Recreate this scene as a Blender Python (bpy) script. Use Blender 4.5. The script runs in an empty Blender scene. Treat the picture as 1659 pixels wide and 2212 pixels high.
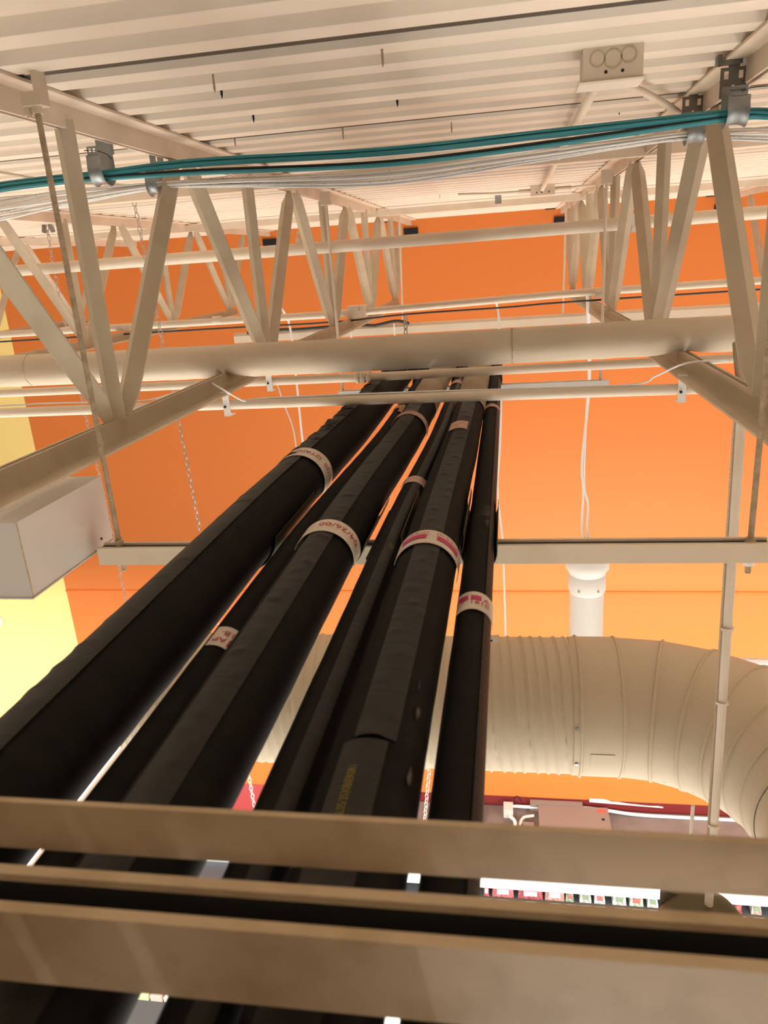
import bpy, math, random
from mathutils import Vector, Matrix, noise
random.seed(7)
C = bpy.context.scene
COL = C.collection
OZ = 9.2                       # eye height above the store floor
F = 1630.16
R = ((0.98618451, -0.01423508, -0.16503782), (0.15173594, -0.32206594, 0.93447832), (-0.06645544, -0.94661021, -0.31545646))

# ---------------------------------------------------------------- survey helpers (photo bearings -> metres)
def ray(px, py):
    c = (px-829.5, py-1106.0, F)
    return Vector([sum(R[i][k]*c[k] for k in range(3)) for i in range(3)])
def onx(px, py, x): r = ray(px, py); return r*(x/r.x)
def ony(px, py, y): r = ray(px, py); return r*(y/r.y)
def onz(px, py, z): r = ray(px, py); return r*(z/r.z)

# ---------------------------------------------------------------- materials
MATS = {}
def mat(name, col, rough=0.6, metal=0.0, noise_amt=0.0, noise_scale=6.0, col2=None, bump=0.0, bump_scale=60.0, stretch=(1,1,1), spec=0.4, emit=None, estr=0.0, lo=0.4, hi=0.65):
    if name in MATS: return MATS[name]
    m = bpy.data.materials.new(name); m.use_nodes = True
    nt = m.node_tree; b = nt.nodes['Principled BSDF']
    b.inputs['Roughness'].default_value = rough; b.inputs['Metallic'].default_value = metal
    b.inputs['Specular IOR Level'].default_value = spec
    b.inputs['Base Color'].default_value = (*col, 1)
    if noise_amt > 0 or bump > 0:
        tc = nt.nodes.new('ShaderNodeTexCoord'); mp = nt.nodes.new('ShaderNodeMapping')
        mp.inputs['Scale'].default_value = stretch
        nt.links.new(tc.outputs['Object'], mp.inputs['Vector'])
    if noise_amt > 0:
        n = nt.nodes.new('ShaderNodeTexNoise'); n.inputs['Scale'].default_value = noise_scale; n.inputs['Detail'].default_value = 6
        nt.links.new(mp.outputs['Vector'], n.inputs['Vector'])
        mr = nt.nodes.new('ShaderNodeMapRange'); mr.inputs['From Min'].default_value = lo; mr.inputs['From Max'].default_value = hi
        mr.inputs['To Max'].default_value = noise_amt
        nt.links.new(n.outputs['Fac'], mr.inputs['Value'])
        mx = nt.nodes.new('ShaderNodeMix'); mx.data_type = 'RGBA'
        mx.inputs[6].default_value = (*col, 1); mx.inputs[7].default_value = (*(col2 or tuple(c*0.7 for c in col)), 1)
        nt.links.new(mr.outputs['Result'], mx.inputs[0]); nt.links.new(mx.outputs[2], b.inputs['Base Color'])
    if bump > 0:
        n2 = nt.nodes.new('ShaderNodeTexNoise'); n2.inputs['Scale'].default_value = bump_scale; n2.inputs['Detail'].default_value = 4
        nt.links.new(mp.outputs['Vector'], n2.inputs['Vector'])
        bp = nt.nodes.new('ShaderNodeBump'); bp.inputs['Strength'].default_value = bump; bp.inputs['Distance'].default_value = 0.004
        nt.links.new(n2.outputs['Fac'], bp.inputs['Height']); nt.links.new(bp.outputs['Normal'], b.inputs['Normal'])
    if emit:
        b.inputs['Emission Color'].default_value = (*emit, 1); b.inputs['Emission Strength'].default_value = estr
    MATS[name] = m; return m

CREAM = (0.72, 0.60, 0.475); DUST = (0.50, 0.385, 0.265)
m_deck = mat('cream_deck_paint', (0.78, 0.685, 0.565), 0.55, noise_amt=0.25, noise_scale=2.5, col2=(0.74, 0.60, 0.48), bump=0.05, bump_scale=25)
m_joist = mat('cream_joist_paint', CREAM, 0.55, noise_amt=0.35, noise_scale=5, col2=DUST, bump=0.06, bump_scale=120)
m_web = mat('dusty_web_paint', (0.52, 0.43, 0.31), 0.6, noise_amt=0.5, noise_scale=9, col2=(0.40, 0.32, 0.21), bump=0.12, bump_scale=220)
m_pipe = mat('cream_pipe_paint', (0.70, 0.60, 0.475), 0.5, noise_amt=0.25, noise_scale=4, col2=(0.54, 0.44, 0.32))
m_wrap = mat('painted_pipe_jacket', (0.58, 0.49, 0.37), 0.55, noise_amt=0.45, noise_scale=7, col2=(0.47, 0.38, 0.265), bump=0.35, bump_scale=18, stretch=(0.6, 2, 2))
m_khaki = mat('khaki_overspray', (0.32, 0.25, 0.165), 0.7, noise_amt=0.5, noise_scale=9, col2=(0.22, 0.165, 0.10), bump=0.2, bump_scale=18)
m_rod = mat('dusty_rod_paint', (0.46, 0.36, 0.24), 0.7, noise_amt=0.6, noise_scale=60, col2=(0.28, 0.20, 0.12), bump=0.3, bump_scale=300)
m_strut = mat('cream_strut_paint', (0.66, 0.54, 0.40), 0.5, noise_amt=0.4, noise_scale=12, col2=(0.46, 0.35, 0.22), lo=0.5, hi=0.75)
m_shaded_steel = mat('shaded_tan_steel_paint', (0.37, 0.27, 0.165), 0.55, noise_amt=0.6, noise_scale=22, col2=(0.27, 0.18, 0.095), lo=0.45, hi=0.65)  # tan steel paint with the nearest bars' shade put into its colour
m_slot_shade = mat('channel_inside_shade', (0.035, 0.035, 0.032), 0.45, metal=0.3)  # near-black: shade inside the open channels put into the colour
m_duct = mat('cream_duct_paint', (0.52, 0.435, 0.315), 0.6, noise_amt=0.22, noise_scale=120, col2=(0.43, 0.35, 0.24), bump=0.03, bump_scale=200)
m_foam = mat('black_foam', (0.0055, 0.0048, 0.004), 0.75, noise_amt=0.55, noise_scale=14, col2=(0.011, 0.0092, 0.0072), bump=0.12, bump_scale=20, stretch=(0.6, 3, 0.6), spec=0.12)
m_tape = mat('black_seam_tape', (0.012, 0.0105, 0.0085), 0.55, noise_amt=0.5, noise_scale=10, col2=(0.020, 0.017, 0.0135), bump=0.25, bump_scale=16, stretch=(0.5, 6, 0.5), spec=0.25)
m_scuff = mat('grey_dust_scuff', (0.11, 0.09, 0.065), 0.8, noise_amt=0.6, noise_scale=60, col2=(0.05, 0.042, 0.03))
def scuff_mat():
    m = m_scuff; nt = m.node_tree; b = nt.nodes['Principled BSDF']; tc = nt.nodes.new('ShaderNodeTexCoord')
    n = nt.nodes.new('ShaderNodeTexNoise'); n.inputs['Scale'].default_value = 45; n.inputs['Detail'].default_value = 8; nt.links.new(tc.outputs['Object'], n.inputs['Vector'])
    g = nt.nodes.new('ShaderNodeVectorMath'); g.operation = 'SUBTRACT'; g.inputs[1].default_value = (0.5, 0.5, 0.5); nt.links.new(tc.outputs['Generated'], g.inputs[0])
    l = nt.nodes.new('ShaderNodeVectorMath'); l.operation = 'LENGTH'; nt.links.new(g.outputs[0], l.inputs[0])
    a = nt.nodes.new('ShaderNodeMath'); a.operation = 'MULTIPLY_ADD'; a.inputs[1].default_value = -0.9; nt.links.new(l.outputs['Value'], a.inputs[0]); nt.links.new(n.outputs['Fac'], a.inputs[2])
    r = nt.nodes.new('ShaderNodeMapRange'); r.inputs['From Min'].default_value = 0.12; r.inputs['From Max'].default_value = 0.42; r.inputs['To Max'].default_value = 0.75
    nt.links.new(a.outputs[0], r.inputs['Value']); nt.links.new(r.outputs['Result'], b.inputs['Alpha'])
scuff_mat()
m_label = mat('off_white_tape', (0.60, 0.52, 0.43), 0.5, noise_amt=0.4, noise_scale=25, col2=(0.42, 0.33, 0.26))
m_oldlabel = mat('pink_worn_tape', (0.50, 0.36, 0.29), 0.6, noise_amt=0.7, noise_scale=60, col2=(0.40, 0.14, 0.10))
m_red = mat('red_ink', (0.42, 0.02, 0.05), 0.6)
m_magenta = mat('magenta_ink', (0.45, 0.01, 0.10), 0.5)
m_yelink = mat('dull_yellow_ink', (0.17, 0.125, 0.012), 0.6)
m_galv = mat('galvanised_steel', (0.34, 0.36, 0.36), 0.45, metal=0.85, noise_amt=0.5, noise_scale=30, col2=(0.22, 0.24, 0.25))
m_zinc = mat('grey_zinc', (0.20, 0.195, 0.17), 0.45, metal=0.5, noise_amt=0.3, noise_scale=20, col2=(0.14, 0.14, 0.12))
m_saddle = mat('dull_saddle_steel', (0.10, 0.085, 0.06), 0.45, metal=0.5, noise_amt=0.5, noise_scale=12, col2=(0.05, 0.042, 0.03))
m_teal = mat('teal_jacket', (0.04, 0.25, 0.29), 0.4)
m_blackc = mat('black_jacket', (0.02, 0.02, 0.02), 0.5)
m_whitec = mat('white_jacket', (0.80, 0.79, 0.77), 0.4)
m_printed = mat('printed_white_jacket', (0.72, 0.70, 0.67), 0.4, noise_amt=0.8, noise_scale=70, col2=(0.10, 0.10, 0.10), stretch=(1.2, 8, 8), lo=0.60, hi=0.64)
m_chain = mat('chain_zinc', (0.50, 0.46, 0.42), 0.4, metal=0.6)
m_white = mat('white_paint', (0.80, 0.78, 0.75), 0.45)
m_greybox = mat('pale_grey_enamel', (0.52, 0.48, 0.43), 0.4)
m_lap_shade = mat('lap_gap_shade', (0.075, 0.062, 0.045), 0.7)  # deck paint as it looks shaded in the lap gaps
m_black = mat('black_parts_and_pocket_shade', (0.008, 0.008, 0.008), 0.8)
m_orangetape = mat('orange_tape', (0.45, 0.19, 0.015), 0.5)
m_olive = mat('olive_lamp_dome', (0.10, 0.075, 0.035), 0.5)
m_floor = mat('polished_store_floor', (0.78, 0.76, 0.72), 0.35, noise_amt=0.2, noise_scale=1.5)
m_case = mat('dusty_case_top', (0.15, 0.112, 0.098), 0.7, noise_amt=0.6, noise_scale=3, col2=(0.21, 0.17, 0.155))
m_fascia = mat('white_case_fascia', (0.82, 0.84, 0.84), 0.35)
m_carton = mat('beige_electrical_enclosure', (0.22, 0.165, 0.135), 0.5)
m_led = mat('lamp_diffuser', (0.9, 0.9, 0.9), 0.5, emit=(1.0, 0.97, 0.92), estr=9.0)
m_slate = mat('slate_case_panel', (0.05, 0.055, 0.06), 0.4, noise_amt=0.3, noise_scale=4)

# two-colour wall paint with its dark red base band (paint edges in the wall's own coordinates)
def wall_mat():
    m = bpy.data.materials.new('orange_and_yellow_wall_paint'); m.use_nodes = True
    nt = m.node_tree; b = nt.nodes['Principled BSDF']; b.inputs['Roughness'].default_value = 0.6
    g = nt.nodes.new('ShaderNodeNewGeometry'); s = nt.nodes.new('ShaderNodeSeparateXYZ'); nt.links.new(g.outputs['Position'], s.inputs[0])
    n = nt.nodes.new('ShaderNodeTexNoise'); n.inputs['Scale'].default_value = 0.8; n.inputs['Detail'].default_value = 4
    nt.links.new(g.outputs['Position'], n.inputs['Vector'])
    def gt(out, v):
        q = nt.nodes.new('ShaderNodeMath'); q.operation = 'GREATER_THAN'; q.inputs[1].default_value = v; nt.links.new(out, q.inputs[0]); return q.outputs[0]
    def mix(fac, a, bb):
        x = nt.nodes.new('ShaderNodeMix'); x.data_type = 'RGBA'; nt.links.new(fac, x.inputs[0])
        for i, v in ((6, a), (7, bb)):
            if isinstance(v, tuple): x.inputs[i].default_value = (*v, 1)
            else: nt.links.new(v, x.inputs[i])
        return x.outputs[2]
    orange = mix(n.outputs['Fac'], (0.66, 0.172, 0.026), (0.62, 0.18, 0.03))
    side = mix(gt(s.outputs['X'], -5.77), (0.90, 0.69, 0.25), orange)
    low = mix(gt(s.outputs['X'], -2.0), (0.42, 0.06, 0.06), (0.16, 0.012, 0.012))
    c = mix(gt(s.outputs['Z'], OZ-6.76), low, side)
    nt.links.new(c, b.inputs['Base Color'])
    return m
m_wall = wall_mat()

# ---------------------------------------------------------------- mesh builder
class MB:
    def __init__(s): s.v = []; s.f = []
    def add(s, vs, fs):
        o = len(s.v); s.v += [tuple(p) for p in vs]; s.f += [tuple(i+o for i in f) for f in fs]; return s
    def box(s, x0, x1, y0, y1, z0, z1):
        v = [(x, y, z) for z in (z0, z1) for y in (y0, y1) for x in (x0, x1)]
        return s.add(v, [(0,2,3,1),(4,5,7,6),(0,1,5,4),(2,6,7,3),(0,4,6,2),(1,3,7,5)])
    def obox(s, c, ax, ay, az):
        c, ax, ay, az = Vector(c), Vector(ax), Vector(ay), Vector(az)
        v = [c+ax*i+ay*j+az*k for k in (-1,1) for j in (-1,1) for i in (-1,1)]
        return s.add(v, [(0,2,3,1),(4,5,7,6),(0,1,5,4),(2,6,7,3),(0,4,6,2),(1,3,7,5)])
    def rings(s, rings, caps=True, closed=False):
        n = len(rings[0]); o = len(s.v); fs = []
        for r in rings: s.v += [tuple(p) for p in r]
        k = len(rings)
        for i in range(k if closed else k-1):
            a = o+i*n; b = o+((i+1) % k)*n
            for j in range(n):
                j2 = (j+1) % n; fs.append((a+j, a+j2, b+j2, b+j))
        if caps and not closed:
            fs.append(tuple(o+j for j in reversed(range(n)))); fs.append(tuple(o+(k-1)*n+j for j in range(n)))
        s.f += fs; return s
    def tube(s, pts, r, seg=12, caps=True, closed=False):
        pts = [Vector(p) for p in pts]; n = len(pts)
        rr = r if isinstance(r, (list, tuple)) else [r]*n
        ts = []
        for i in range(n):
            a = pts[(i-1) % n] if (closed or i > 0) else pts[i]; b = pts[(i+1) % n] if (closed or i < n-1) else pts[i]
            ts.append((b-a).normalized())
        t0 = ts[0]; up = Vector((0,0,1)) if abs(t0.z) < 0.9 else Vector((0,1,0))
        u = t0.cross(up).normalized(); rs = []
        for i in range(n):
            u = (u-ts[i]*u.dot(ts[i])).normalized(); w = ts[i].cross(u)
            rs.append([pts[i]+(u*math.cos(a)+w*math.sin(a))*rr[i] for a in [2*math.pi*j/seg for j in range(seg)]])
        return s.rings(rs, caps, closed)
    def prism(s, prof, p0, p1, u, w):
        p0, p1, u, w = Vector(p0), Vector(p1), Vector(u), Vector(w)
        return s.rings([[p+u*a+w*b for a, b in prof] for p in (p0, p1)])
    def sheet(s, grid, th, nrm):
        """closed shell of a grid of points; nrm(i,j) gives the offset direction"""
        ni, nj = len(grid), len(grid[0]); o = len(s.v)
        for i in range(ni):
            for j in range(nj): s.v.append(tuple(grid[i][j]))
        for i in range(ni):
            for j in range(nj): s.v.append(tuple(Vector(grid[i][j])+nrm(i, j)*th))
        A = lambda i, j: o+i*nj+j
        B = lambda i, j: o+ni*nj+i*nj+j
        for i in range(ni-1):
            for j in range(nj-1):
                s.f.append((A(i,j),A(i,j+1),A(i+1,j+1),A(i+1,j))); s.f.append((B(i,j),B(i+1,j),B(i+1,j+1),B(i,j+1)))
        for i in range(ni-1):
            s.f.append((A(i,0),A(i+1,0),B(i+1,0),B(i,0))); s.f.append((A(i,nj-1),B(i,nj-1),B(i+1,nj-1),A(i+1,nj-1)))
        for j in range(nj-1):
            s.f.append((A(0,j),B(0,j),B(0,j+1),A(0,j+1))); s.f.append((A(ni-1,j),A(ni-1,j+1),B(ni-1,j+1),B(ni-1,j)))
        return s
    def mesh(s, name, m, smooth=40):
        me = bpy.data.meshes.new(name); me.from_pydata(s.v, [], s.f); me.materials.append(m)
        import bmesh as _b
        bm = _b.new(); bm.from_mesh(me); _b.ops.recalc_face_normals(bm, faces=bm.faces); bm.to_mesh(me); bm.free()
        if smooth:
            me.polygons.foreach_set('use_smooth', [True]*len(me.polygons)); me.set_sharp_from_angle(angle=math.radians(smooth))
        return me

def spline(pts, n=12):
    pts = [Vector(p) for p in pts]; out = []
    P = [pts[0]*2-pts[1]]+pts+[pts[-1]*2-pts[-2]]
    for i in range(1, len(P)-2):
        for k in range(n):
            t = k/n; a, b, c, d = P[i-1], P[i], P[i+1], P[i+2]
            out.append(0.5*((2*b)+(c-a)*t+(2*a-5*b+4*c-d)*t*t+(3*b-a-3*c+d)*t**3))
    out.append(pts[-1]); return out

# ---------------------------------------------------------------- scene graph helpers
ROOTS = []
def tag(o, label, cat, group=None, kind=None):
    if label: o['label'] = label
    if cat: o['category'] = cat
    if group: o['group'] = group
    if kind: o['kind'] = kind
    return o
def thing(name, label, cat, group=None):
    o = bpy.data.objects.new(name, None); o.empty_display_size = 0.1; COL.objects.link(o); ROOTS.append(o); return tag(o, label, cat, group)
def part(name, mb, m, parent, smooth=40, label=None):
    o = bpy.data.objects.new(name, mb.mesh(name, m, smooth) if isinstance(mb, MB) else mb); COL.objects.link(o); o.parent = parent
    if label: o['label'] = label
    return o
def single(name, mb, m, label, cat, group=None, smooth=40):
    o = bpy.data.objects.new(name, mb.mesh(name, m, smooth)); COL.objects.link(o); ROOTS.append(o); return tag(o, label, cat, group)
def struct(name, mb, m, smooth=40):
    o = bpy.data.objects.new(name, mb.mesh(name, m, smooth)); COL.objects.link(o); ROOTS.append(o); o['kind'] = 'structure'; return o

# ================================================================ SETTING
struct('floor', MB().box(-12, 10, -8, 8.4, -OZ-0.1, -OZ), m_floor)
wall = struct('wall_back', MB().box(-12, 10, 8.3, 8.5, -OZ, 0.46), m_wall)
WALL = wall
struct('trim_1', MB().prism([(0,-0.02),(0.012,-0.012),(0.012,0.012),(0,0.02)], (-5.77,8.3,-3.83), (10,8.3,-3.83), (0,-1,0), (0,0,1)), mat('orange_trim', (0.70, 0.17, 0.025), 0.6))

# roof deck: trapezoidal ribs every 152 mm running along X, with lapped sheet edges
ZD = 0.381; PITCH = 0.1524
ribY0 = 1.511                                 # far lip of a flange
mb = MB(); prof = []
k0 = -22; k1 = 45
for k in range(k0, k1+1):
    y = ribY0+k*PITCH
    if y > 8.45: break
    lap = (k % 6 == 0)
    zl = ZD-(0.004 if lap else 0)
    prof += [(y-0.068, ZD+0.001), (y-0.059, ZD), (y-0.006, ZD), (y, ZD+0.004)]
    if lap: prof += [(y+0.0005, ZD+0.016), (y+0.014, ZD+0.037)]
    else: prof += [(y+0.014, ZD+0.037)]
    prof += [(y+0.062, ZD+0.038), (y+0.069, ZD+0.034)]
grid = [[(x, y, z) for (y, z) in prof] for x in (-9, -5, -2.5, -0.9, 0.55, 3, 8)]
mb.sheet(grid, 0.012, lambda i, j: Vector((0, 0, 1)))
struct('ceiling', mb, m_deck, smooth=28)

# shade in the gap at every sheet lap, put in as a dark strip
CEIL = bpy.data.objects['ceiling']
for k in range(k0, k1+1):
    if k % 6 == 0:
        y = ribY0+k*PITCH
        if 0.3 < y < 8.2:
            part('lap_shade', MB().box(-9, 8, y+0.001, y+0.032, ZD+0.003, ZD+0.012), m_lap_shade, CEIL)

# ================================================================ BAR JOISTS
def angle_prof(a, b, t): return [(0,0),(a,0),(a,t),(t,t),(t,b),(0,b)]
def make_joist(x, label, y0=-1.8, y1=8.3, nodes=range(-2, 5), only=None):
    j = thing('bar_joist', label, 'roof joist', 'open-web joists under the roof deck')
    g = 0.006; L = 0.054; t = 0.006; zt = ZD-0.001; zb = -0.386
    mb = MB()
    for s in (-1, 1):
        mb.prism(angle_prof(L, L, t), (x+s*g, y0, zt), (x+s*g, y1, zt), (s,0,0), (0,0,-1))
    part('top_chord', mb, m_joist, j)
    mb = MB()
    for s in (-1, 1):
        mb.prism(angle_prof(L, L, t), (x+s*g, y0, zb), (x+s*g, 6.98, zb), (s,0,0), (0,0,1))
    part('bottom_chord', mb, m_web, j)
    def web(ya, za, yb, zb_, leg, diag):
        a, b = Vector((x, ya, za)), Vector((x, yb, zb_)); d = (b-a).normalized(); side = Vector((1,0,0)); v = side.cross(d)
        if v.y > 0: v = -v                    # ridge faces back along the joist
        n = 13; A = []
        th = 0.005
        for i in range(n):
            f = i/(n-1); e = min(f, 1-f); k = min(1, e/0.10) if diag else 1.0; k = k*k*(3-2*k)
            ang = math.radians(9+36*k if diag else 45*k+4); lg = leg*(0.8+0.2*k)
            p = a+(b-a)*f
            row = []
            for s, q in ((-1,1.0),(-1,0.5),(0,0),(1,0.5),(1,1.0)):
                row.append(p+side*(s*math.sin(ang)*lg*q)-v*(math.cos(ang)*lg*q)+v*leg*0.35)
            A.append(row)
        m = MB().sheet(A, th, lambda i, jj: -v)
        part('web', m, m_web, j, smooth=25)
    for k in nodes:
        yb = 1.74+1.27*k; yt = yb+0.635
        web(yb, 0.345, yb, -0.335, 0.031, False)
        web(yt-0.03, 0.345, yb+0.03, -0.335, 0.042, True)
        if k < 4: web(yt+0.03, 0.345, yb+1.24, -0.335, 0.042, True)
    return j
make_joist(-0.975, 'cream open-web bar joist left of the black pipes, carrying two shiny cable hooks')
make_joist(0.549, 'cream open-web bar joist right of the black pipes, carrying two slotted grey hooks')
make_joist(-2.499, 'cream open-web bar joist behind the left one, reaching the yellow wall patch edge')
make_joist(-4.023, 'farthest left cream bar joist, low under the deck at the picture edge')
make_joist(2.073, 'cream bar joist at the far right edge, mostly behind the nearest wide web')

# joist pockets: dark of the wall openings put in as black plates
for x in (-2.499, -0.975, 0.549, 2.073):
    part('joist_pocket_shade', MB().box(x-0.075, x+0.075, 8.285, 8.302, 0.17, 0.30), m_black, WALL)
    part('joist_pocket_shade', MB().box(x-0.30 if x < 0 else x-0.16, x-0.10 if x < 0 else x+0.2, 8.285, 8.302, 0.375, 0.455), m_black, WALL)

# bridging angles between joists
def bridging(y, z, x0, x1, label, leg=0.045, m=m_joist):
    single('bridging_angle', MB().prism(angle_prof(leg, leg, 0.005), (x0, y, z), (x1, y, z), (0,1,0), (0,0,1)), m, label, 'steel angle')
bridging(3.33, 0.318, -4.3, 3.6, 'flat cream bridging angle crossing just behind the white cable bundle')
bridging(6.03, 0.318, -4.6, 3.6, 'cream bridging angle crossing under the deck close to the orange wall')
single('bridging_angle', MB().prism(angle_prof(0.036, 0.043, 0.005), (-1.2, 0.413, -0.4055), (0.9, 0.413, -0.4065), (0,1,0), (0,0,1)), m_shaded_steel,
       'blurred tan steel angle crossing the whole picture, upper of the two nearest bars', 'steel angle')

# ================================================================ STRUT CHANNELS AND RODS
def strut_mesh(x0, x1, y, ztop, h=0.041, w=0.041, t=0.0028, lip=0.009, dy=0.0):
    mb = MB()
    pf = [(0,0),(0,-h),(w,-h),(w,0),(w-lip,0),(w-lip,-0.006),(w-t,-0.006),(w-t,-h+t),(t,-h+t),(t,-0.006),(lip,-0.006),(lip,0)]
    mb.prism(pf, (x0, y, ztop), (x1, y+dy, ztop), (0,1,0), (0,0,1)); return mb
def nut(mb, x, y, z, r=0.011, h=0.011):
    mb.rings([[(x+r*math.cos(a), y+r*math.sin(a), zz) for a in [i*math.pi/3 for i in range(6)]] for zz in (z, z+h)]); return mb
def threaded(mb, p0, p1, r=0.0063, pitch=0.0028):
    p0, p1 = Vector(p0), Vector(p1); L = (p1-p0).length; n = int(L/pitch)*2
    pts = [p0+(p1-p0)*(i/n) for i in range(n+1)]
    mb.tube(pts, [r if i % 2 else r*0.86 for i in range(n+1)], 8); return mb
SY = 1.482
T1 = thing('strut_channel', 'cream strut channel carrying the black pipes at mid height, dark open top', 'strut channel')
part('channel', strut_mesh(-0.932, 0.508, SY, -0.578), m_strut, T1)
part('channel_shade', MB().box(-0.930, 0.506, SY+0.004, SY+0.037, -0.5775-0.008, -0.5765-0.006), m_slot_shade, T1, label='dark plate for the shade inside the channel')
def rod(x, y, z0, z1, label, clamp=True, xt=None, yt=None):
    t = thing('threaded_rod', label, 'hanger rod'); xt = x if xt is None else xt; yt = y if yt is None else yt
    part('rod', threaded(MB(), (x, y, z0), (xt, yt, z1)), m_rod, t, smooth=60)
    part('nut', nut(MB(), x, y, z0+0.018), m_white, t, smooth=0); part('nut', nut(MB(), x, y, z0+0.0645), m_rod, t, smooth=0)
    part('washer', MB().rings([[(x+0.016*math.cos(a), y+0.016*math.sin(a), z) for a in [i*math.pi/8 for i in range(16)]] for z in (z0+0.0295, z0+0.0315)]), m_rod, t)
    if clamp:
        pr = [(-0.020, z1-0.012), (0.020, z1-0.012), (0.020, ZD+0.004), (-0.020, ZD+0.004), (-0.020, ZD+0.0008), (0.009, ZD+0.0008), (0.009, z1+0.012), (-0.020, z1+0.012)]
        mb = MB().prism(pr, (xt, yt-0.016, 0), (xt, yt+0.016, 0), (1,0,0), (0,0,1))
        part('beam_clamp', mb, m_joist, t, label='cream beam clamp gripping the joist flange')
        part('set_screw', nut(MB().tube([(xt-0.018, yt, z1-0.03), (xt-0.018, yt, z1+0.012)], 0.005, 8), xt-0.018, yt, z1-0.026, 0.009, 0.016), m_joist, t)
        part('nut', nut(MB(), xt, yt, z1-0.024, 0.011, 0.012), m_joist, t, smooth=0)
rod(-0.884, 1.50, -0.640, 0.335, 'long dusty threaded rod hanging from a clamp on the left joist')
rod(0.472, 1.50, -0.648, 0.335, 'dusty threaded rod hanging at the right edge, in front of the wide web')
# second trapeze, beyond the conduits
T2 = thing('strut_channel', 'short bright strut channel behind the two thin conduits, under the far pipe ends', 'strut channel')
part('channel', strut_mesh(-0.805, 0.448, 3.53, -0.580, h=0.046), m_white, T2)
for a, b, lab in ((ony(703, 425, 3.55), ony(741, 850, 3.55), 'thin rod above the left end of the short bright strut channel'), (ony(1311, 378, 3.55), ony(1297, 826, 3.55), 'thin rod above the right end of the short bright strut channel')):
    a = Vector((a.x, 3.55, ZD)) if a.z > ZD-0.08 else a
    t = thing('hanger_rod', lab, 'hanger rod'); part('rod', MB().tube([b-Vector((0,0,0.03)), a], 0.0066, 8), m_pipe, t)
    part('beam_clamp', MB().box(a.x-0.022, a.x+0.022, 3.532, 3.568, a.z-0.035, min(a.z+0.02, ZD-0.0025)), m_joist, t)
# nearest strut: open side up
B0 = thing('strut_channel', 'blurred shaded tan strut channel nearest the viewer, dark slot along its top', 'strut channel')
part('channel', strut_mesh(-0.8, 0.7, 0.3335, -0.380, h=0.0605, w=0.0385, lip=0.0085, t=0.0026), m_shaded_steel, B0)
part('channel_shade', MB().prism([(0.003,-0.0565),(0.0355,-0.0565),(0.0355,-0.0065),(0.0350,-0.0065),(0.0350,-0.056),(0.0035,-0.056),(0.0035,-0.0065),(0.003,-0.0065)], (-0.8, 0.3335, -0.380), (0.7, 0.3335, -0.380), (0,1,0), (0,0,1)), m_slot_shade, B0, label='dark plate for the shade inside the channel')

# ================================================================ BLACK INSULATED PIPES
PIPES = dict(P1=(-0.532,-0.512,0.063), P2=(-0.432,-0.545,0.030), P3=(-0.345,-0.522,0.053), P4=(-0.240,-0.545,0.0310), P5=(-0.148,-0.523,0.052), P6=(-0.0606,-0.547,0.0278))
YE = 4.36
BEND = dict(P1=0.026, P2=0.037, P3=0.030, P4=0.023, P5=0.010, P6=0.0)      # the run draws together a little beyond the long strut
def bx(key, y):
    f = min(1.0, max(0.0, (y-1.35)/1.15)); return BEND[key]*f*f*(3-2*f)
def pipe_mesh(key, y0=-0.25, y1=YE):
    xc, zc, r = PIPES[key]; seg = 40 if r > 0.04 else 28; step = 0.025; n = int((y1-y0)/step); rs = []
    sd = hash(key) % 97 if False else {'P1':3,'P2':17,'P3':29,'P4':41,'P5':53,'P6':67}[key]
    def ring(c, ax, rr): return [c+ax[0]*(math.cos(2*math.pi*j/seg)*rr)+ax[1]*(math.sin(2*math.pi*j/seg)*rr) for j in range(seg)]
    for i in range(n+1):
        y = y0+(y1-y0)*i/n; row = []
        for j in range(seg):
            a = 2*math.pi*j/seg
            d = noise.noise(Vector((math.cos(a)*0.8+sd, y*3.2, math.sin(a)*0.8)))*0.0016*(r/0.05)+noise.noise(Vector((math.cos(a)*1.5+sd, y*14, math.sin(a)*1.5)))*0.0007
            row.append(Vector((xc+bx(key, y)+math.cos(a)*(r+d), y, zc+math.sin(a)*(r+d))))
        rs.append(row)
    # elbow turning down at the far end
    Rb = r*1.5
    for i in range(1, 9):
        a = math.pi/2*i/8; c = Vector((xc+bx(key, y1), y1+math.sin(a)*Rb, zc-Rb+math.cos(a)*Rb)); up = Vector((0, math.sin(a), math.cos(a)))
        rs.append(ring(c, (Vector((1,0,0)), up), r))
    rs.append([p+Vector((0,0,-0.05)) for p in rs[-1]])
    return MB().rings(rs)
def shell(key, y0, y1, t0, t1, dr, nt=14, step=0.02, th=0.0012, amp=0.0, seed=0, fr=60.0):
    """curved strip lying on a pipe between two angles (degrees from straight up, towards +X)"""
    xc, zc, r = PIPES[key]; n = max(2, int((y1-y0)/step)); g = []; N = []
    for i in range(n+1):
        y = y0+(y1-y0)*i/n; row = []; nn = []
        for j in range(nt+1):
            a = math.radians(t0+(t1-t0)*j/nt); e = 1-abs(2*j/nt-1)**6
            w = amp*e*max(0, noise.noise(Vector((seed+j*0.09, y*fr, 3.3)))*1.6)*max(0, 0.4+noise.noise(Vector((seed, y*4, j*0.12)))) if amp else 0
            rr = r+dr+w; nn.append(Vector((math.sin(a), 0, math.cos(a)))); row.append((xc+bx(key, y)+math.sin(a)*rr, y, zc+math.cos(a)*rr))
        g.append(row); N.append(nn)
    return MB().sheet(g, th, lambda i, j: N[i][j])
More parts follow.
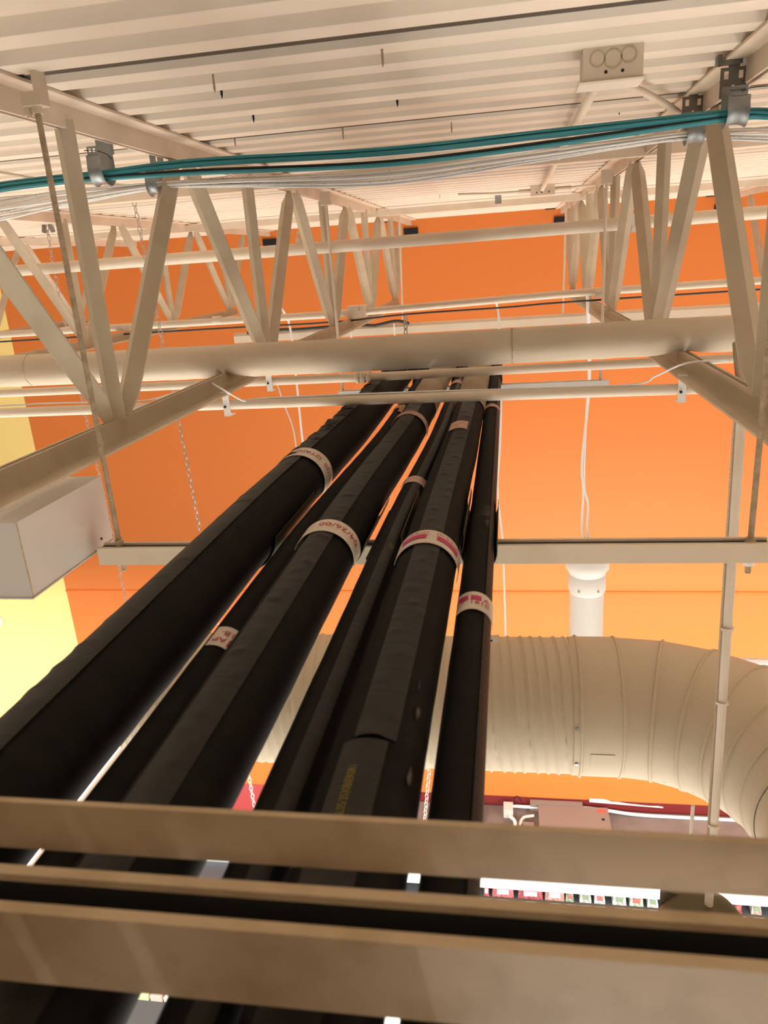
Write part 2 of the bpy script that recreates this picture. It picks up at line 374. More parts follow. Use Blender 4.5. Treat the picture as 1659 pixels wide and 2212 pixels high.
def text_mesh(txt, size):
    cu = bpy.data.curves.new('txt', 'FONT'); cu.body = txt; cu.size = size; cu.align_x = 'CENTER'; cu.align_y = 'CENTER'; cu.resolution_u = 3
    o = bpy.data.objects.new('txt', cu); COL.objects.link(o); dg = bpy.context.evaluated_depsgraph_get(); dg.update()
    me = bpy.data.meshes.new_from_object(o.evaluated_get(dg)); bpy.data.objects.remove(o); bpy.data.curves.remove(cu); return me
def text_on(key, txt, size, yc, tc, parent, m, flip=False, along=False, dr=0.0048, uoff=0.0, stretch=1.0):
    xc, zc, r = PIPES[key]; rr = r+dr+(0 if along else max(0, BD.get(key, 0.0022)-0.0022)); me = text_mesh(txt, size)
    for v in me.vertices:
        u, w = v.co.x*stretch, v.co.y
        if flip: u, w = -u, -w
        u += uoff
        if along: y = yc+u; a = math.radians(tc)-w/rr
        else: y = yc+w; a = math.radians(tc)+u/rr
        v.co = (xc+bx(key, y)+math.sin(a)*rr, y, zc+math.cos(a)*rr)
    me.materials.append(m)
    o = bpy.data.objects.new('lettering', me); COL.objects.link(o); o.parent = parent; return o
LAB = dict(
 P1='largest black insulated pipe, leftmost of the six, seam ridge along its upper left side',
 P2='thin black insulated pipe between the largest left pipe and the next thick one',
 P3='thick black insulated pipe with a red handwritten band, second thick pipe from the left',
 P4='thin black insulated pipe between the two thick pipes in the middle',
 P5='thick black insulated pipe with a wide seam tape and dull yellow print along it',
 P6='thin black insulated pipe at the right end of the row beside the orange wall')
PT = {}
for k in PIPES:
    t = thing('insulated_pipe', LAB[k], 'pipe', 'black insulated pipes on the strut channels'); PT[k] = t
    part('insulation', pipe_mesh(k), m_foam, t, smooth=50)
# seam tapes
def creased(key, y0, y1, t0, t1, dr, seed, A=0.0026, gap=(0.03, 0.10), nt=18, step=0.006, th=0.0010, boost=None):
    rnd = random.Random(seed); cr = []; y = y0
    while y < y1:
        k = boost(y) if boost else 1.0
        a = rnd.uniform(0.0, 0.75); cr.append((y, A*k*rnd.uniform(0.3, 1.0), rnd.uniform(0.012, 0.035), a-0.1, a+rnd.uniform(0.3, 0.7), rnd.uniform(-0.02, 0.02)))
        y += rnd.uniform(*gap)/max(1.0, k)
    xc, zc, r = PIPES[key]; n = int((y1-y0)/step); g = []; N = []
    for i in range(n+1):
        y = y0+(y1-y0)*i/n; row = []; nn = []
        near = [c for c in cr if -0.04 < y-c[0] < 0.08]
        for j in range(nt+1):
            f = j/nt; h = 0.0
            for (yc, a, L, f0, f1, sl) in near:
                if f0 < f < f1:
                    d = y-yc-sl*(f-0.5); e = min(1.0, 6*(f-f0), 6*(f1-f))
                    if 0 <= d < L: h += a*e*(1-d/L)
                    elif -0.006 < d < 0: h += a*e*(1+d/0.006)
            h *= min(1.0, 8*f, 8*(1-f))+0.15
            aa = math.radians(t0+(t1-t0)*f); nn.append(Vector((math.sin(aa), 0, math.cos(aa)))); row.append((xc+bx(key, y)+math.sin(aa)*(r+dr+h), y, zc+math.cos(aa)*(r+dr+h)))
        g.append(row); N.append(nn)
    return MB().sheet(g, th, lambda i, j: N[i][j])
part('seam_tape', creased('P1', -0.25, YE, -52, 12, 0.0016, 2, A=0.0018, boost=lambda y: 3.5 if y > 1.75 else 1.0), m_tape, PT['P1'], smooth=60)
part('seam_tape', creased('P3', -0.25, 2.70, -24, 25, 0.0016, 9, A=0.0026), m_tape, PT['P3'], smooth=60)
part('seam_tape', creased('P5', 0.66, 2.62, -18, 30, 0.0016, 14, A=0.0026, gap=(0.025, 0.08)), m_tape, PT['P5'], smooth=60)
part('seam_tape', shell('P5', -0.25, 0.655, -30, 22, 0.0012, amp=0.0, seed=14), m_tape, PT['P5'])
part('seam_tape', shell('P4', -0.25, YE, 5, 40, 0.0008, amp=0.001, seed=22, nt=8), m_tape, PT['P4'])
part('seam_tape', shell('P6', -0.25, YE, 40, 80, 0.0008, amp=0.0006, seed=27, nt=8), m_tape, PT['P6'])
# painted far lengths of two pipes
part('painted_length', shell('P3', 2.70, YE, -180, 180, 0.0024, nt=30, amp=0.002, seed=31, step=0.05), m_khaki, PT['P3'], label='tan overspray on the far end')
part('painted_length', shell('P5', 2.62, YE, -180, 180, 0.0024, nt=30, amp=0.002, seed=37, step=0.05), m_khaki, PT['P5'], label='tan overspray on the far end')
def pt_y(key, px, py):
    """distance along the pipe of a mark seen at px,py on its upper side"""
    xc, zc, r = PIPES[key]; v = ray(px, py); d = Vector((v.x, v.z)); y = 1.5
    for _ in range(12):
        c = Vector((xc+bx(key, y), zc)); a = d.dot(d); b = -2*d.dot(c); cc = c.dot(c)-r*r; D = max(b*b-4*a*cc, 0.0); y = 0.5*y+0.5*v.y*(-b-math.sqrt(D))/(2*a)
    return y
BD = {'P1': 0.0040, 'P3': 0.0042, 'P5': 0.0042}
def band(key, px, py, w, m, t0=-100, t1=160, lab='off-white tape band'):
    y = pt_y(key, px, py); return y, part('tape_band', shell(key, y-w/2, y+w/2, t0, t1, BD.get(key, 0.0022), nt=26, step=0.008, amp=0.0006, seed=y*10), m, PT[key], label=lab)
y, b = band('P1', 690, 995, 0.075, m_label, -95, 130, 'off-white tape band with red writing')
text_on('P1', '02/41/20  QYANDS', 0.030, y, 50, b, m_red, flip=True, stretch=0.75)
y, b = band('P2', 482, 1378, 0.056, m_label, -15, 88, 'off-white tape band with red print')
text_on('P2', '181B-', 0.018, y+0.008, 38, b, m_red, flip=True); text_on('P2', 'AP', 0.018, y-0.012, 12, b, m_red, flip=True)
part('red_square', shell('P2', y-0.023, y-0.004, 36, 70, 0.0043, nt=6, step=0.005, th=0.0004), m_magenta, b)
y, b = band('P2', 882, 893, 0.06, m_oldlabel, -60, 120, 'faded pinkish tape band')
part('orange_tape', shell('P2', y-0.10, y+0.03, 8, 70, 0.0045, nt=8, amp=0.004, seed=4), m_orangetape, PT['P2'], label='orange tape scrap')
y, b = band('P3', 745, 1155, 0.062, m_label, -70, 105, 'off-white tape band with handwritten red figures')
text_on('P3', '04/26/00', 0.026, y+0.004, 32, b, m_red, flip=True, stretch=1.0)
y, b = band('P3', 912, 907, 0.05, m_oldlabel, -70, 120, 'faded pinkish tape band')
y, b = band('P4', 903, 1038, 0.05, m_oldlabel, -60, 75, 'faded pinkish tape band')
y, b = band('P5', 938, 1166, 0.062, m_label, -75, 110, 'off-white tape band with red print')
for tc in (-22, 45):
    part('red_flag', shell('P5', y-0.012, y+0.006, tc-24, tc+24, 0.0064, nt=8, step=0.005, th=0.0004), m_magenta, b)
    text_on('P5', 'AP/181B-167', 0.017, y+0.0165, tc, b, m_red, flip=True, stretch=0.62)
text_on('P5', 'ADE', 0.015, y-0.006, 92, b, m_red, flip=True)
y, b = band('P5', 1000, 920, 0.10, m_oldlabel, -32, 22, 'worn red printed patch')
y, b = band('P6', 1025, 1300, 0.062, m_label, -50, 100, 'off-white tape band with red print')
for tc in (-28, 10): part('red_flag', shell('P6', y+0.000, y+0.015, tc-15, tc+15, 0.0043, nt=6, step=0.005, th=0.0004), m_magenta, b)
text_on('P6', 'A', 0.020, y+0.006, 42, b, m_red); text_on('P6', '181B', 0.017, y-0.010, 22, b, m_red); text_on('P6', '27', 0.016, y-0.009, -38, b, m_red)
y, b = band('P6', 1070, 878, 0.05, m_oldlabel, -80, 80, 'faded pinkish tape band')
y, b = band('P4', 998, 828, 0.08, m_oldlabel, -80, 80, 'faded pinkish tape band')
text_on('P5', '01P1 AL05/3S30BIER0R1', 0.0125, 0.562, -8, PT['P5'], m_yelink, along=True, dr=0.0034, stretch=0.78)
part('dust_scuff', shell('P6', 1.42, 1.62, -45, 60, 0.0014, nt=10, th=0.0003), m_scuff, PT['P6'], label='dusty scuffed stretch')
part('dust_scuff', shell('P4', 1.30, 1.36, 0, 40, 0.0024, nt=8, th=0.0003), m_scuff, PT['P4'], label='dusty scuff')
for (a, b2, t0, t1) in ((0.61, 0.645, 50, 62), (0.72, 0.745, 44, 58), (0.765, 0.80, 40, 48)):
    part('dust_scuff', shell('P5', a, b2, t0, t1, 0.0016, nt=6, step=0.006, th=0.0003), m_scuff, PT['P5'], label='pale dust smear')
# protection saddles under the pipes at both struts
def saddle(key, yc, L, lab, t0=-118, t1=118):
    xc, zc, r = PIPES[key]; g = []; N = []
    for i in range(2):
        y = yc-L/2+L*i; row = []; nn = []
        for j in range(21):
            a = math.radians(180+t0+(t1-t0)*j/20); rr = r+0.0032+0.007*abs(j/10-1)**4
            nn.append(Vector((math.sin(a), 0, math.cos(a)))); row.append((xc+bx(key, y)+math.sin(a)*rr, y, zc+math.cos(a)*rr))
        g.append(row); N.append(nn)
    single('pipe_saddle', MB().sheet(g, 0.0012, lambda i, j: N[i][j]), m_saddle, lab, 'pipe saddle', 'sheet steel saddles under the pipes')
place = {'P1':'largest left pipe', 'P2':'first thin pipe from the left', 'P3':'pipe with the handwritten band', 'P4':'thin pipe in the middle', 'P5':'thick pipe with red print', 'P6':'thin rightmost pipe'}
for k in ('P1','P3','P5','P6','P4'):
    saddle(k, 1.50, 0.30, 'dark sheet steel saddle under the %s at the long strut' % place[k], *{'P1':(-96,96),'P3':(-90,90),'P5':(-108,108),'P6':(-116,116),'P4':(-95,80)}[k])
for k in ('P2','P4','P6'):
    saddle(k, 3.57, 0.30, 'dark sheet steel saddle under the %s at the short strut' % place[k], -128, 128)

# ================================================================ CROSSING PIPES AND CONDUITS
# big insulated pipe resting on the bottom chords
t = thing('insulated_pipe', 'large cream jacketed pipe crossing on top of the joists bottom chords', 'pipe')
rs = []; nX = 150; seg = 36; r0 = 0.0565
for i in range(nX+1):
    x = -2.7+4.9*i/nX; row = []
    zc = -0.2935+0.004*math.sin(x*1.7)-0.006*(x > 2)
    for j in range(seg):
        a = 2*math.pi*j/seg
        d = noise.noise(Vector((x*2.2, math.cos(a)*1.4, math.sin(a)*1.4)))*0.0028
        cr = noise.noise(Vector((x*16, math.cos(a)*3, math.sin(a)*2+9))); d += 0.0034*max(0, cr-0.1)
        for jx in (-0.975, 0.549, -2.499, 2.073):
            if abs(x-jx) < 0.09: d -= 0.012*max(0, -math.sin(a))*(1-abs(x-jx)/0.09)
        row.append((x, 2.555+math.cos(a)*(r0+d), zc+math.sin(a)*(r0+d)))
    rs.append(row)
part('jacket', MB().rings(rs), m_wrap, t, smooth=60)
part('jacket_seam', MB().rings([[(x, 2.555+math.cos(a)*(r0+0.0025), -0.2935+math.sin(a)*(r0+0.0025)) for a in [2*math.pi*j/36 for j in range(36)]] for x in (0.012, 0.0155)]), m_rod, t)
part('jacket_seam', MB().rings([[(x, 2.555+math.cos(a)*(r0+0.0025), -0.2935+math.sin(a)*(r0+0.0025)) for a in [2*math.pi*j/36 for j in range(36)]] for x in (-1.72, -1.717)]), m_wrap, t)
# sprinkler main
t = thing('sprinkler_pipe', 'straight cream sprinkler pipe crossing between the webs high above the big pipe', 'pipe')
part('pipe', MB().tube([(-4.5, 4.12, 0.0805), (-0.7, 4.12, 0.0868), (3.2, 4.12, 0.1096)], 0.0303, 24), m_pipe, t)
c = ony(1373, 487, 4.10); mb = MB()
mb.box(c.x-0.024, c.x-0.010, c.y-0.032, c.y-0.018, 0.06, 0.135); mb.box(c.x+0.010, c.x+0.024, c.y-0.032, c.y-0.018, 0.06, 0.135); mb.box(c.x-0.024, c.x+0.024, c.y-0.036, c.y-0.016, 0.050, 0.074)
part('pipe_clamp', mb, m_white, t, label='small white clamp')
for px, py in ((645, 515), (181, 560)):
    c = ony(px, py, 4.12); mb = MB().tube([(c.x, c.y, 0.105), (c.x, c.y, 0.142)], 0.017, 12); mb.tube([(c.x, c.y, 0.142), (c.x, c.y, 0.175)], 0.007, 8)
    part('sprinkler_head', mb, m_pipe, t)
# two thin conduits under the bottom chords
def conduit(pts, r, lab, m=m_pipe):
    t = thing('conduit', lab, 'conduit'); part('tube', MB().tube(pts, r, 18), m, t); return t
cl = conduit([(-2.4, 2.42, -0.4215), (-0.4, 2.385, -0.4215), (0.58, 2.35, -0.4215)], 0.0165, 'lower of two thin cream conduits crossing the black pipes, white wire along it')
cu = conduit([(-2.6, 2.89, -0.423), (-0.47, 2.88, -0.4215), (0.9, 2.93, -0.420), (2.2, 2.95, -0.418)], 0.0165, 'upper of two thin cream conduits crossing the black pipes, with ringed coupling')
c = ony(785, 812, 2.88); mb = MB()
for dx in (-0.024, 0, 0.024): mb.tube([(c.x+dx-0.010, 2.881, -0.4215), (c.x+dx-0.005, 2.881, -0.4215), (c.x+dx+0.005, 2.881, -0.4215), (c.x+dx+0.010, 2.881, -0.4215)], [0.018, 0.0225, 0.0225, 0.018], 18)
part('coupling', mb, m_pipe, cu)
def conduit_clip(x, y, parent):
    mb = MB().box(x-0.011, x+0.011, y-0.024, y-0.019, -0.455, -0.385); mb.box(x-0.011, x+0.011, y-0.024, y+0.02, -0.4575, -0.4545); mb.box(x-0.013, x+0.013, y-0.03, y-0.012, -0.392, -0.376)
    part('beam_clip', mb, m_white, parent); part('clip_screw', MB().tube([(x-0.004, y-0.030, -0.425), (x-0.004, y-0.024, -0.425)], 0.004, 8), m_black, parent)
conduit_clip(-0.925, 2.40, cl); conduit_clip(0.505, 2.352, cl); conduit_clip(-0.925, 2.882, cu)
# white wire tied along the lower conduit, looping over both bottom chords
def wire(name, pts, r, m, lab, cat, n=10, group=None):
    return single(name, MB().tube(spline(pts, n), r, 8), m, lab, cat, group)
wire('wire', [(-2.4, 2.42, -0.403), (-1.6, 2.41, -0.395), (-1.25, 2.405, -0.400), (-1.09, 2.40, -0.37), (-0.99, 2.39, -0.345), (-0.92, 2.33, -0.355), (-0.86, 2.38, -0.41), (-0.80, 2.388, -0.404), (-0.3, 2.38, -0.402), (0.0, 2.372, -0.404), (0.36, 2.352, -0.402), (0.43, 2.33, -0.375), (0.50, 2.28, -0.335), (0.60, 2.30, -0.335), (0.66, 2.45, -0.36)], 0.0028, m_whitec,
     'thin white wire running along the lower conduit and looping over the chords', 'wire')
wire('wire', [(-0.90, 2.88, -0.43), (-0.875, 2.87, -0.52), (-0.85, 2.87, -0.62), (-0.845, 2.87, -0.78)], 0.003, m_whitec, 'short white wire dropping from the clip to the largest black pipe', 'wire')
# far conduit on the bottom chords with its box and black cable
fc = conduit([(-4.4, 4.8, -0.306), (-1.14, 4.8, -0.300), (-0.727, 4.8, -0.291), (0.3, 4.8, -0.262), (0.55, 4.8, -0.258), (2.6, 4.8, -0.245)], 0.022, 'far cream conduit lying on the bottom chords, square junction box at its middle')
c = ony(772, 673, 4.78)
part('junction_box', MB().box(c.x-0.055, c.x+0.055, 4.74, 4.84, c.z-0.036, c.z+0.036), m_pipe, fc); part('cover_screw', MB().tube([(c.x+0.02, 4.735, c.z+0.015), (c.x+0.02, 4.742, c.z+0.015)], 0.006, 8), m_rod, fc)
for px in (1295, 470): 
    c = ony(px, 633 if px > 1000 else 692, 4.8); part('coupling', MB().tube([(c.x-0.03, 4.8, c.z), (c.x+0.03, 4.8, c.z)], 0.027, 14), m_pipe, fc)
wire('black_cable', [(-4.4, 4.75, -0.352), (-2.0, 4.75, -0.343), (-1.1, 4.75, -0.344), (-0.6, 4.75, -0.322), (0.0, 4.75, -0.315), (0.5, 4.75, -0.304), (2.6, 4.75, -0.292)], 0.0055, m_blackc, 'thin black cable sagging just under the far conduit', 'cable', n=8)
wire('wire', [tuple(ony(605, 664, 4.83)), tuple(ony(612, 672, 4.85)), tuple(ony(626, 705, 4.9)), tuple(ony(638, 800, 4.9)), tuple(ony(650, 920, 4.9)), tuple(ony(658, 1000, 4.9)), tuple(ony(664, 1120, 4.9))], 0.007, m_whitec, 'white cable dropping from the far conduit behind the largest black pipe', 'cable')
wire('wire', [tuple(ony(1066, 650, 4.83)), tuple(ony(1073, 658, 4.9)), tuple(ony(1078, 700, 4.9)), tuple(ony(1082, 860, 4.9)), tuple(ony(1080, 960, 4.9)), tuple(ony(1075, 1060, 4.9)), tuple(ony(1086, 1170, 4.9)), tuple(ony(1089, 1260, 4.9)), tuple(ony(1093, 1400, 4.9)), tuple(ony(1095, 1500, 4.9))], 0.007, m_whitec, 'wavy white cable hanging beside the rightmost black pipe down behind the duct', 'cable')

# ================================================================ PENDANT, FAR STRIP LIGHT
# white pendant tube hanging on two cords
t = thing('pendant_lamp', 'white cylindrical pendant hanging on cords above the big duct', 'lamp')
pc = ony(1268, 1250, 5.0); X0, Y0 = pc.x, 5.0
zt = ony(1268, 1172, 5.0).z; z1 = ony(1268, 1218, 5.0).z; z2 = ony(1268, 1243, 5.0).z; z3 = ony(1268, 1440, 5.0).z
def lathe(pr, x, y, seg=32): return MB().rings([[(x+r*math.cos(a), y+r*math.sin(a), z) for a in [2*math.pi*j/seg for j in range(seg)]] for r, z in pr])
part('canopy', lathe([(0.02, zt+0.02), (0.055, zt+0.012), (0.075, zt-0.005), (0.13, zt-0.05), (0.148, z1+0.02), (0.148, z1-0.02), (0.125, z1-0.055), (0.12, z2)], X0, Y0), m_white, t)
part('collar', lathe([(0.122, z2+0.02), (0.128, z2), (0.128, z2-0.10), (0.118, z2-0.12)], X0, Y0), m_white, t)
part('tube', lathe([(0.117, z2-0.10), (0.117, z3)], X0, Y0), m_white, t)
for dx in (-0.065, 0.065):
    part('screw', MB().tube([(X0+dx, Y0-0.115, z2-0.075), (X0+dx, Y0-0.105, z2-0.075)], 0.007, 8), m_galv, t)
cordA = spline([tuple(ony(1271, 632, 4.83)), tuple(ony(1274, 770, 4.95)), tuple(ony(1271, 860, 5)), tuple(ony(1257, 1000, 5)), tuple(ony(1260, 1060, 5)), tuple(ony(1257, 1140, 5)), (X0-0.01, Y0, zt+0.01)])
cordB = spline([tuple(ony(1268, 632, 4.83)), tuple(ony(1272, 800, 4.97)), tuple(ony(1266, 900, 5)), tuple(ony(1262, 1040, 5)), tuple(ony(1270, 1090, 5)), tuple(ony(1268, 1140, 5)), (X0+0.01, Y0, zt+0.01)])
part('cord', MB().tube(cordA, 0.008, 8), m_whitec, t); part('cord', MB().tube(cordB, 0.007, 8), m_whitec, t)
# long strip fixture close to the wall
SL = thing('strip_light', 'long cream strip fixture above the big pipe, black flex on its top', 'lamp')
part('housing', MB().prism([(-0.05,0.0),(0.05,0.0),(0.05,0.058),(0.03,0.078),(-0.03,0.078),(-0.05,0.058)], (-2.33, 6.42, -0.592), (2.6, 6.42, -0.575), (0,1,0), (0,0,1)), m_pipe, SL)
part('flex_cable', MB().tube(spline([(-2.2, 6.36, -0.510), (-1.9, 6.34, -0.497), (-1.75, 6.34, -0.502), (-1.3, 6.34, -0.493), (-1.1, 6.34, -0.505), (-1.05, 6.34, -0.50), (-0.9, 6.34, -0.480), (-0.80, 6.34, -0.505)], 8), 0.013, 8), m_blackc, SL)
for x in (-1.98, -0.93, -1.3): part('cable_tie', MB().box(x-0.006, x+0.006, 6.366, 6.372, -0.598, -0.50), m_white, SL)
for x, lab in ((-0.86, 'thin white rod dropping past the left joist end to the strip fixture'), (0.44, 'thin white rod dropping past the right joist end to the strip fixture')):
    single('hanger_rod', MB().tube([(x, 6.40, -0.515), (x+0.02, 6.40, ZD)], 0.0085, 8), m_pipe, lab, 'hanger rod')

# ================================================================ CHAINS
def chain(pts, label, link=0.034, wid=0.011, w=0.0026, group='hanging lamp chains'):
    P = spline(pts, 8); d = [0]
    for a, b in zip(P, P[1:]): d.append(d[-1]+(b-a).length)
    mb = MB(); s = 0; i = 0; k = 0
    while s < d[-1]:
        while d[i+1] < s: i += 1
        f = (s-d[i])/(d[i+1]-d[i]); c = P[i].lerp(P[i+1], f); t = (P[i+1]-P[i]).normalized()
        u = t.cross(Vector((0.6, 0.8, 0.1)) if k % 2 else Vector((0.8, -0.6, 0.1))).normalized()
        mb.tube([c+t*(math.cos(a)*link*0.62)+u*(math.sin(a)*wid) for a in [2*math.pi*j/8 for j in range(8)]], w, 5, closed=True)
        s += link; k += 1
    return single('chain', mb, m_chain, label, 'chain', group)
c1 = [tuple(ony(290, 438, 4.09)), tuple(ony(345, 710, 4.09)), tuple(ony(390, 930, 4.09)), tuple(ony(436, 1165, 4.09)), tuple(ony(480, 1400, 4.09))]
chain(c1, 'hanging chain from the deck down behind the largest black pipe')
c2 = [tuple(ony(102, 492, 5.1)), tuple(ony(128, 640, 5.1)), tuple(ony(190, 920, 5.1)), tuple(ony(240, 1140, 5.1)), tuple(ony(274, 1310, 5.1)), tuple(ony(300, 1430, 5.1))]
chain(c2, 'leftmost hanging chain, passing the grey box and yellow paint edge')
chain([tuple(ony(536, 1668, 5.6)), tuple(ony(553, 1760, 5.6)), tuple(ony(575, 1880, 5.6))], 'chain seen low in the gap over the dark red band', link=0.045, wid=0.016, w=0.005)
chain([tuple(ony(930, 1640, 5.6)), tuple(ony(922, 1720, 5.6)), tuple(ony(915, 1800, 5.6))], 'chain seen in the gap left of the rightmost black pipe', link=0.045, wid=0.016, w=0.005)
chain([tuple(ony(876, 690, 3.40)), tuple(ony(877, 800, 3.40)), tuple(ony(881, 862, 3.40))], 'dark short chain in front of the far end of the largest black pipe', link=0.028, wid=0.009, w=0.0025)
# spring clips at the chain tops
t = single('spring_clip', MB().obox(ony(104, 495, 5.1)+Vector((-0.02,0,0.04)), (0.006,0,-0.004), (0,0.02,0), (0.014,0,0.06)).obox(ony(104, 495, 5.1)+Vector((0.02,0,0.04)), (0.006,0,0.004), (0,0.02,0), (-0.014,0,0.06)), m_galv, 'small grey V-shaped clip at the top of the leftmost chain', 'clip')

# ================================================================ CABLE HOOKS
def jhook(x, y, zb, w, R_, back, label, plate=False):
    t = thing('cable_hook', label, 'cable hook', 'grey J-hooks carrying the cables')
    prof = []
    for k in range(4): prof.append((R_, back-(back)*k/4))
    for k in range(17): a = math.pi*k/16; prof.append((R_*math.cos(a), -R_*math.sin(a)))
    front = back*0.45
    for k in range(1, 5): prof.append((-R_, front*k/4))
    npf = len(prof); nrm = []
    for i, (py, pz) in enumerate(prof):
        nrm.append(Vector((0, py, min(pz, 0))).normalized())
    g = []; N = []
    for i, (py, pz) in enumerate(prof):
        row = []; fl = 0.007*max(0, math.sin(math.pi*min(1, max(0, (i-2)/(npf-4)))))
        for j in range(9):
            s = j/4-1; row.append(Vector((x+s*w/2, y+py, zb+R_+pz))+nrm[i]*(fl*abs(s)**3))
        g.append(row)
    part('saddle', MB().sheet(g, 0.0018, lambda i, j: nrm[i]), m_galv, t)
    # slotted front tab with its retainer wire
    zf = zb+R_+front; yf = y-R_-0.0018; mb = MB()
    mb.box(x-w*0.36, x+w*0.36, yf, yf+0.0018, zf-0.002, zf+0.006); mb.box(x-w*0.36, x+w*0.36, yf, yf+0.0018, zf+0.014, zf+0.019)
    for a, b in ((-0.36, -0.24), (-0.05, 0.05), (0.24, 0.36)): mb.box(x+a*w, x+b*w, yf, yf+0.0018, zf+0.006, zf+0.014)
    part('slotted_tab', mb, m_galv, t)
    part('retainer_wire', MB().tube(spline([(x-w*0.5, yf-0.004, zf+0.010), (x+w*0.2, yf-0.003, zf+0.009), (x+w*0.5, y, zf+0.004), (x+w*0.35, y+R_+0.006, zf-0.004)], 6), 0.0011, 6), m_blackc, t)
    # back plate with slots and holes
    yb = y+R_; z0 = zb+R_+back*0.55; H = 0.062 if plate else 0.050; mb = MB(); W = w*0.62
    xs = [-W, -W*0.72, -W*0.38, -W*0.12, W*0.12, W*0.38, W*0.72, W]; zs = [0, H*0.30, H*0.42, H*0.62, H*0.88, H]
    holes = {(1,3),(5,3),(3,1)} if plate else {(1,1),(5,1),(3,3)}
    for i in range(7):
        for j in range(5):
            if (i, j) not in holes: mb.box(x+xs[i], x+xs[i+1], yb+0.001, yb+0.003, z0+zs[j], z0+zs[j+1])
    part('back_plate', mb, m_zinc if plate else m_galv, t)
    zt = z0+H
    if plate:
        mb = MB().box(x-0.034, x+0.012, yb-0.012, yb+0.006, zt+0.004, zt+0.014); mb.box(x-0.040, x-0.030, yb-0.014, yb+0.010, zt+0.004, ZD-0.0015+0.006)
        mb.box(x-0.012, x+0.012, yb+0.0005, yb+0.0035, zt-0.002, zt+0.008)
        part('flange_clamp', mb, m_zinc, t); part('clamp_screw', MB().tube([(x+0.022, yb-0.006, zt+0.002), (x+0.022, yb-0.006, zt+0.018)], 0.009, 10), m_white, t)
    else:
        part('fixing_strap', MB().box(x-W, x+W, yb+0.003, yb+0.005, zt-0.006, zt+0.04), m_galv, t)
    return t
hl1 = onx(235, 388, -0.92); hl2 = onx(338, 405, -0.93)
hr1 = onx(1578, 262, 0.512); hr2 = onx(1497, 300, 0.512)
jhook(-1.007, 1.955, 0.234, 0.037, 0.033, 0.064, 'galvanised J-hook on the left joist holding the teal cables')
jhook(-1.007, 2.265, 0.230, 0.033, 0.029, 0.052, 'galvanised J-hook on the left joist holding the white cables, beside the wide web')
jhook(0.512, 2.00, 0.240, 0.046, 0.030, 0.052, 'grey slotted J-hook on the right joist holding the teal cables', True)
jhook(0.512, 2.40, 0.252, 0.046, 0.028, 0.052, 'grey slotted J-hook on the right joist holding the white cables', True)

# ================================================================ CABLES
def bundle(pts, offs, r, mats, labels, group, cat='cable', wob=0.004, seed=0):
    for q, (oy, oz) in enumerate(offs):
        P = []
        for i, p in enumerate(pts):
            sp = p[3]; w = wob*sp*0.6
            P.append((p[0], p[1]+oy*sp+random.uniform(-w, w), p[2]+oz*sp+random.uniform(-w, w)))
        mm = mats[q % len(mats)] if isinstance(mats, list) else mats
        single('cable', MB().tube(spline(P, 9), r, 8), mm, labels if isinstance(labels, str) else labels[q], cat, group)
def S3(v, s): return (v.x, v.y, v.z, s)
Y1 = 1.80
top = [S3(ony(-160, 428, 2.0), 0.8), S3(ony(0, 402, 1.97), 0.9), S3(ony(110, 388, 1.96), 0.8), (-1.007, 1.955, 0.2545, 0.7), S3(ony(430, 353, 1.94), 1), S3(ony(830, 329, 1.88), 1), S3(ony(1200, 290, 1.94), 1), (0.50, 2.0, 0.262, 0.7), S3(ony(1680, 245, 2.0), 0.9), S3(ony(1850, 232, 2.0), 1)]
bundle(top, [(0, 0.0085), (0.003, 0.004), (-0.003, 0.0), (0.0, -0.0045), (0.006, 0.006)], 0.0038, m_teal, 'teal cable in the upper strand sagging between the two joists', 'teal data cables in the upper strand', wob=0.002)
low = [S3(ony(-160, 436, 2.0), 0.8), S3(ony(0, 409, 1.97), 1), S3(ony(110, 394, 1.96), 1), (-1.007, 1.955, 0.2450, 0.7), S3(ony(430, 371, 1.94), 1), S3(ony(830, 353, 1.88), 1), S3(ony(1200, 309, 1.94), 1), (0.50, 2.0, 0.253, 0.8), S3(ony(1680, 250, 2.0), 1), S3(ony(1850, 238, 2.0), 1)]
bundle(low, [(0.004, -0.004), (-0.003, -0.002)], 0.0036, m_teal, 'teal cable in the lower strand, hanging just under the thicker teal strand', 'teal data cables in the lower strand', wob=0.001)
bundle(low, [(0, 0.004)], 0.0034, m_blackc, 'black cable lying on the lower teal strand', 'black cable', wob=0.001)
wp = [S3(ony(-150, 480, 2.22), 2.4), S3(ony(0, 455, 2.24), 2.2), S3(ony(150, 428, 2.26), 1.7), (-1.007, 2.265, 0.2500, 0.8), S3(ony(500, 395, 2.26), 1.0), S3(ony(830, 382, 2.2), 1.5), S3(ony(1150, 340, 2.3), 1.4), S3(ony(1350, 311, 2.37), 1.0), (0.50, 2.40, 0.269, 0.8), S3(ony(1650, 292, 2.4), 1.5), S3(ony(1850, 300, 2.4), 2)]
offs = [(0.010*math.cos(a), 0.0105*math.sin(a)) for a in [i*0.7854 for i in range(8)]]+[(0.003, 0.0), (-0.003, 0.004)]
bundle(wp, offs, 0.0031, [m_whitec, m_whitec, m_printed], 'white data cable in the loose white bundle under the teal strand', 'white data cables', wob=0.0045)
wire('wire', [tuple(ony(-60, 362, 2.3)), tuple(ony(0, 372, 2.3)), tuple(ony(120, 392, 2.3)), tuple(ony(240, 399, 2.3)), tuple(ony(330, 402, 2.3)), tuple(ony(440, 390, 2.5))], 0.0045, m_pipe, 'thin tan cable slanting across behind the left hooks', 'cable')
wire('wire', [(0.512, 2.02, 0.300), tuple(ony(1630, 188, 2.0)), tuple(ony(1760, 182, 2.0))], 0.0012, m_blackc, 'thin dark wire leaving the right teal-cable hook to the picture edge', 'wire')

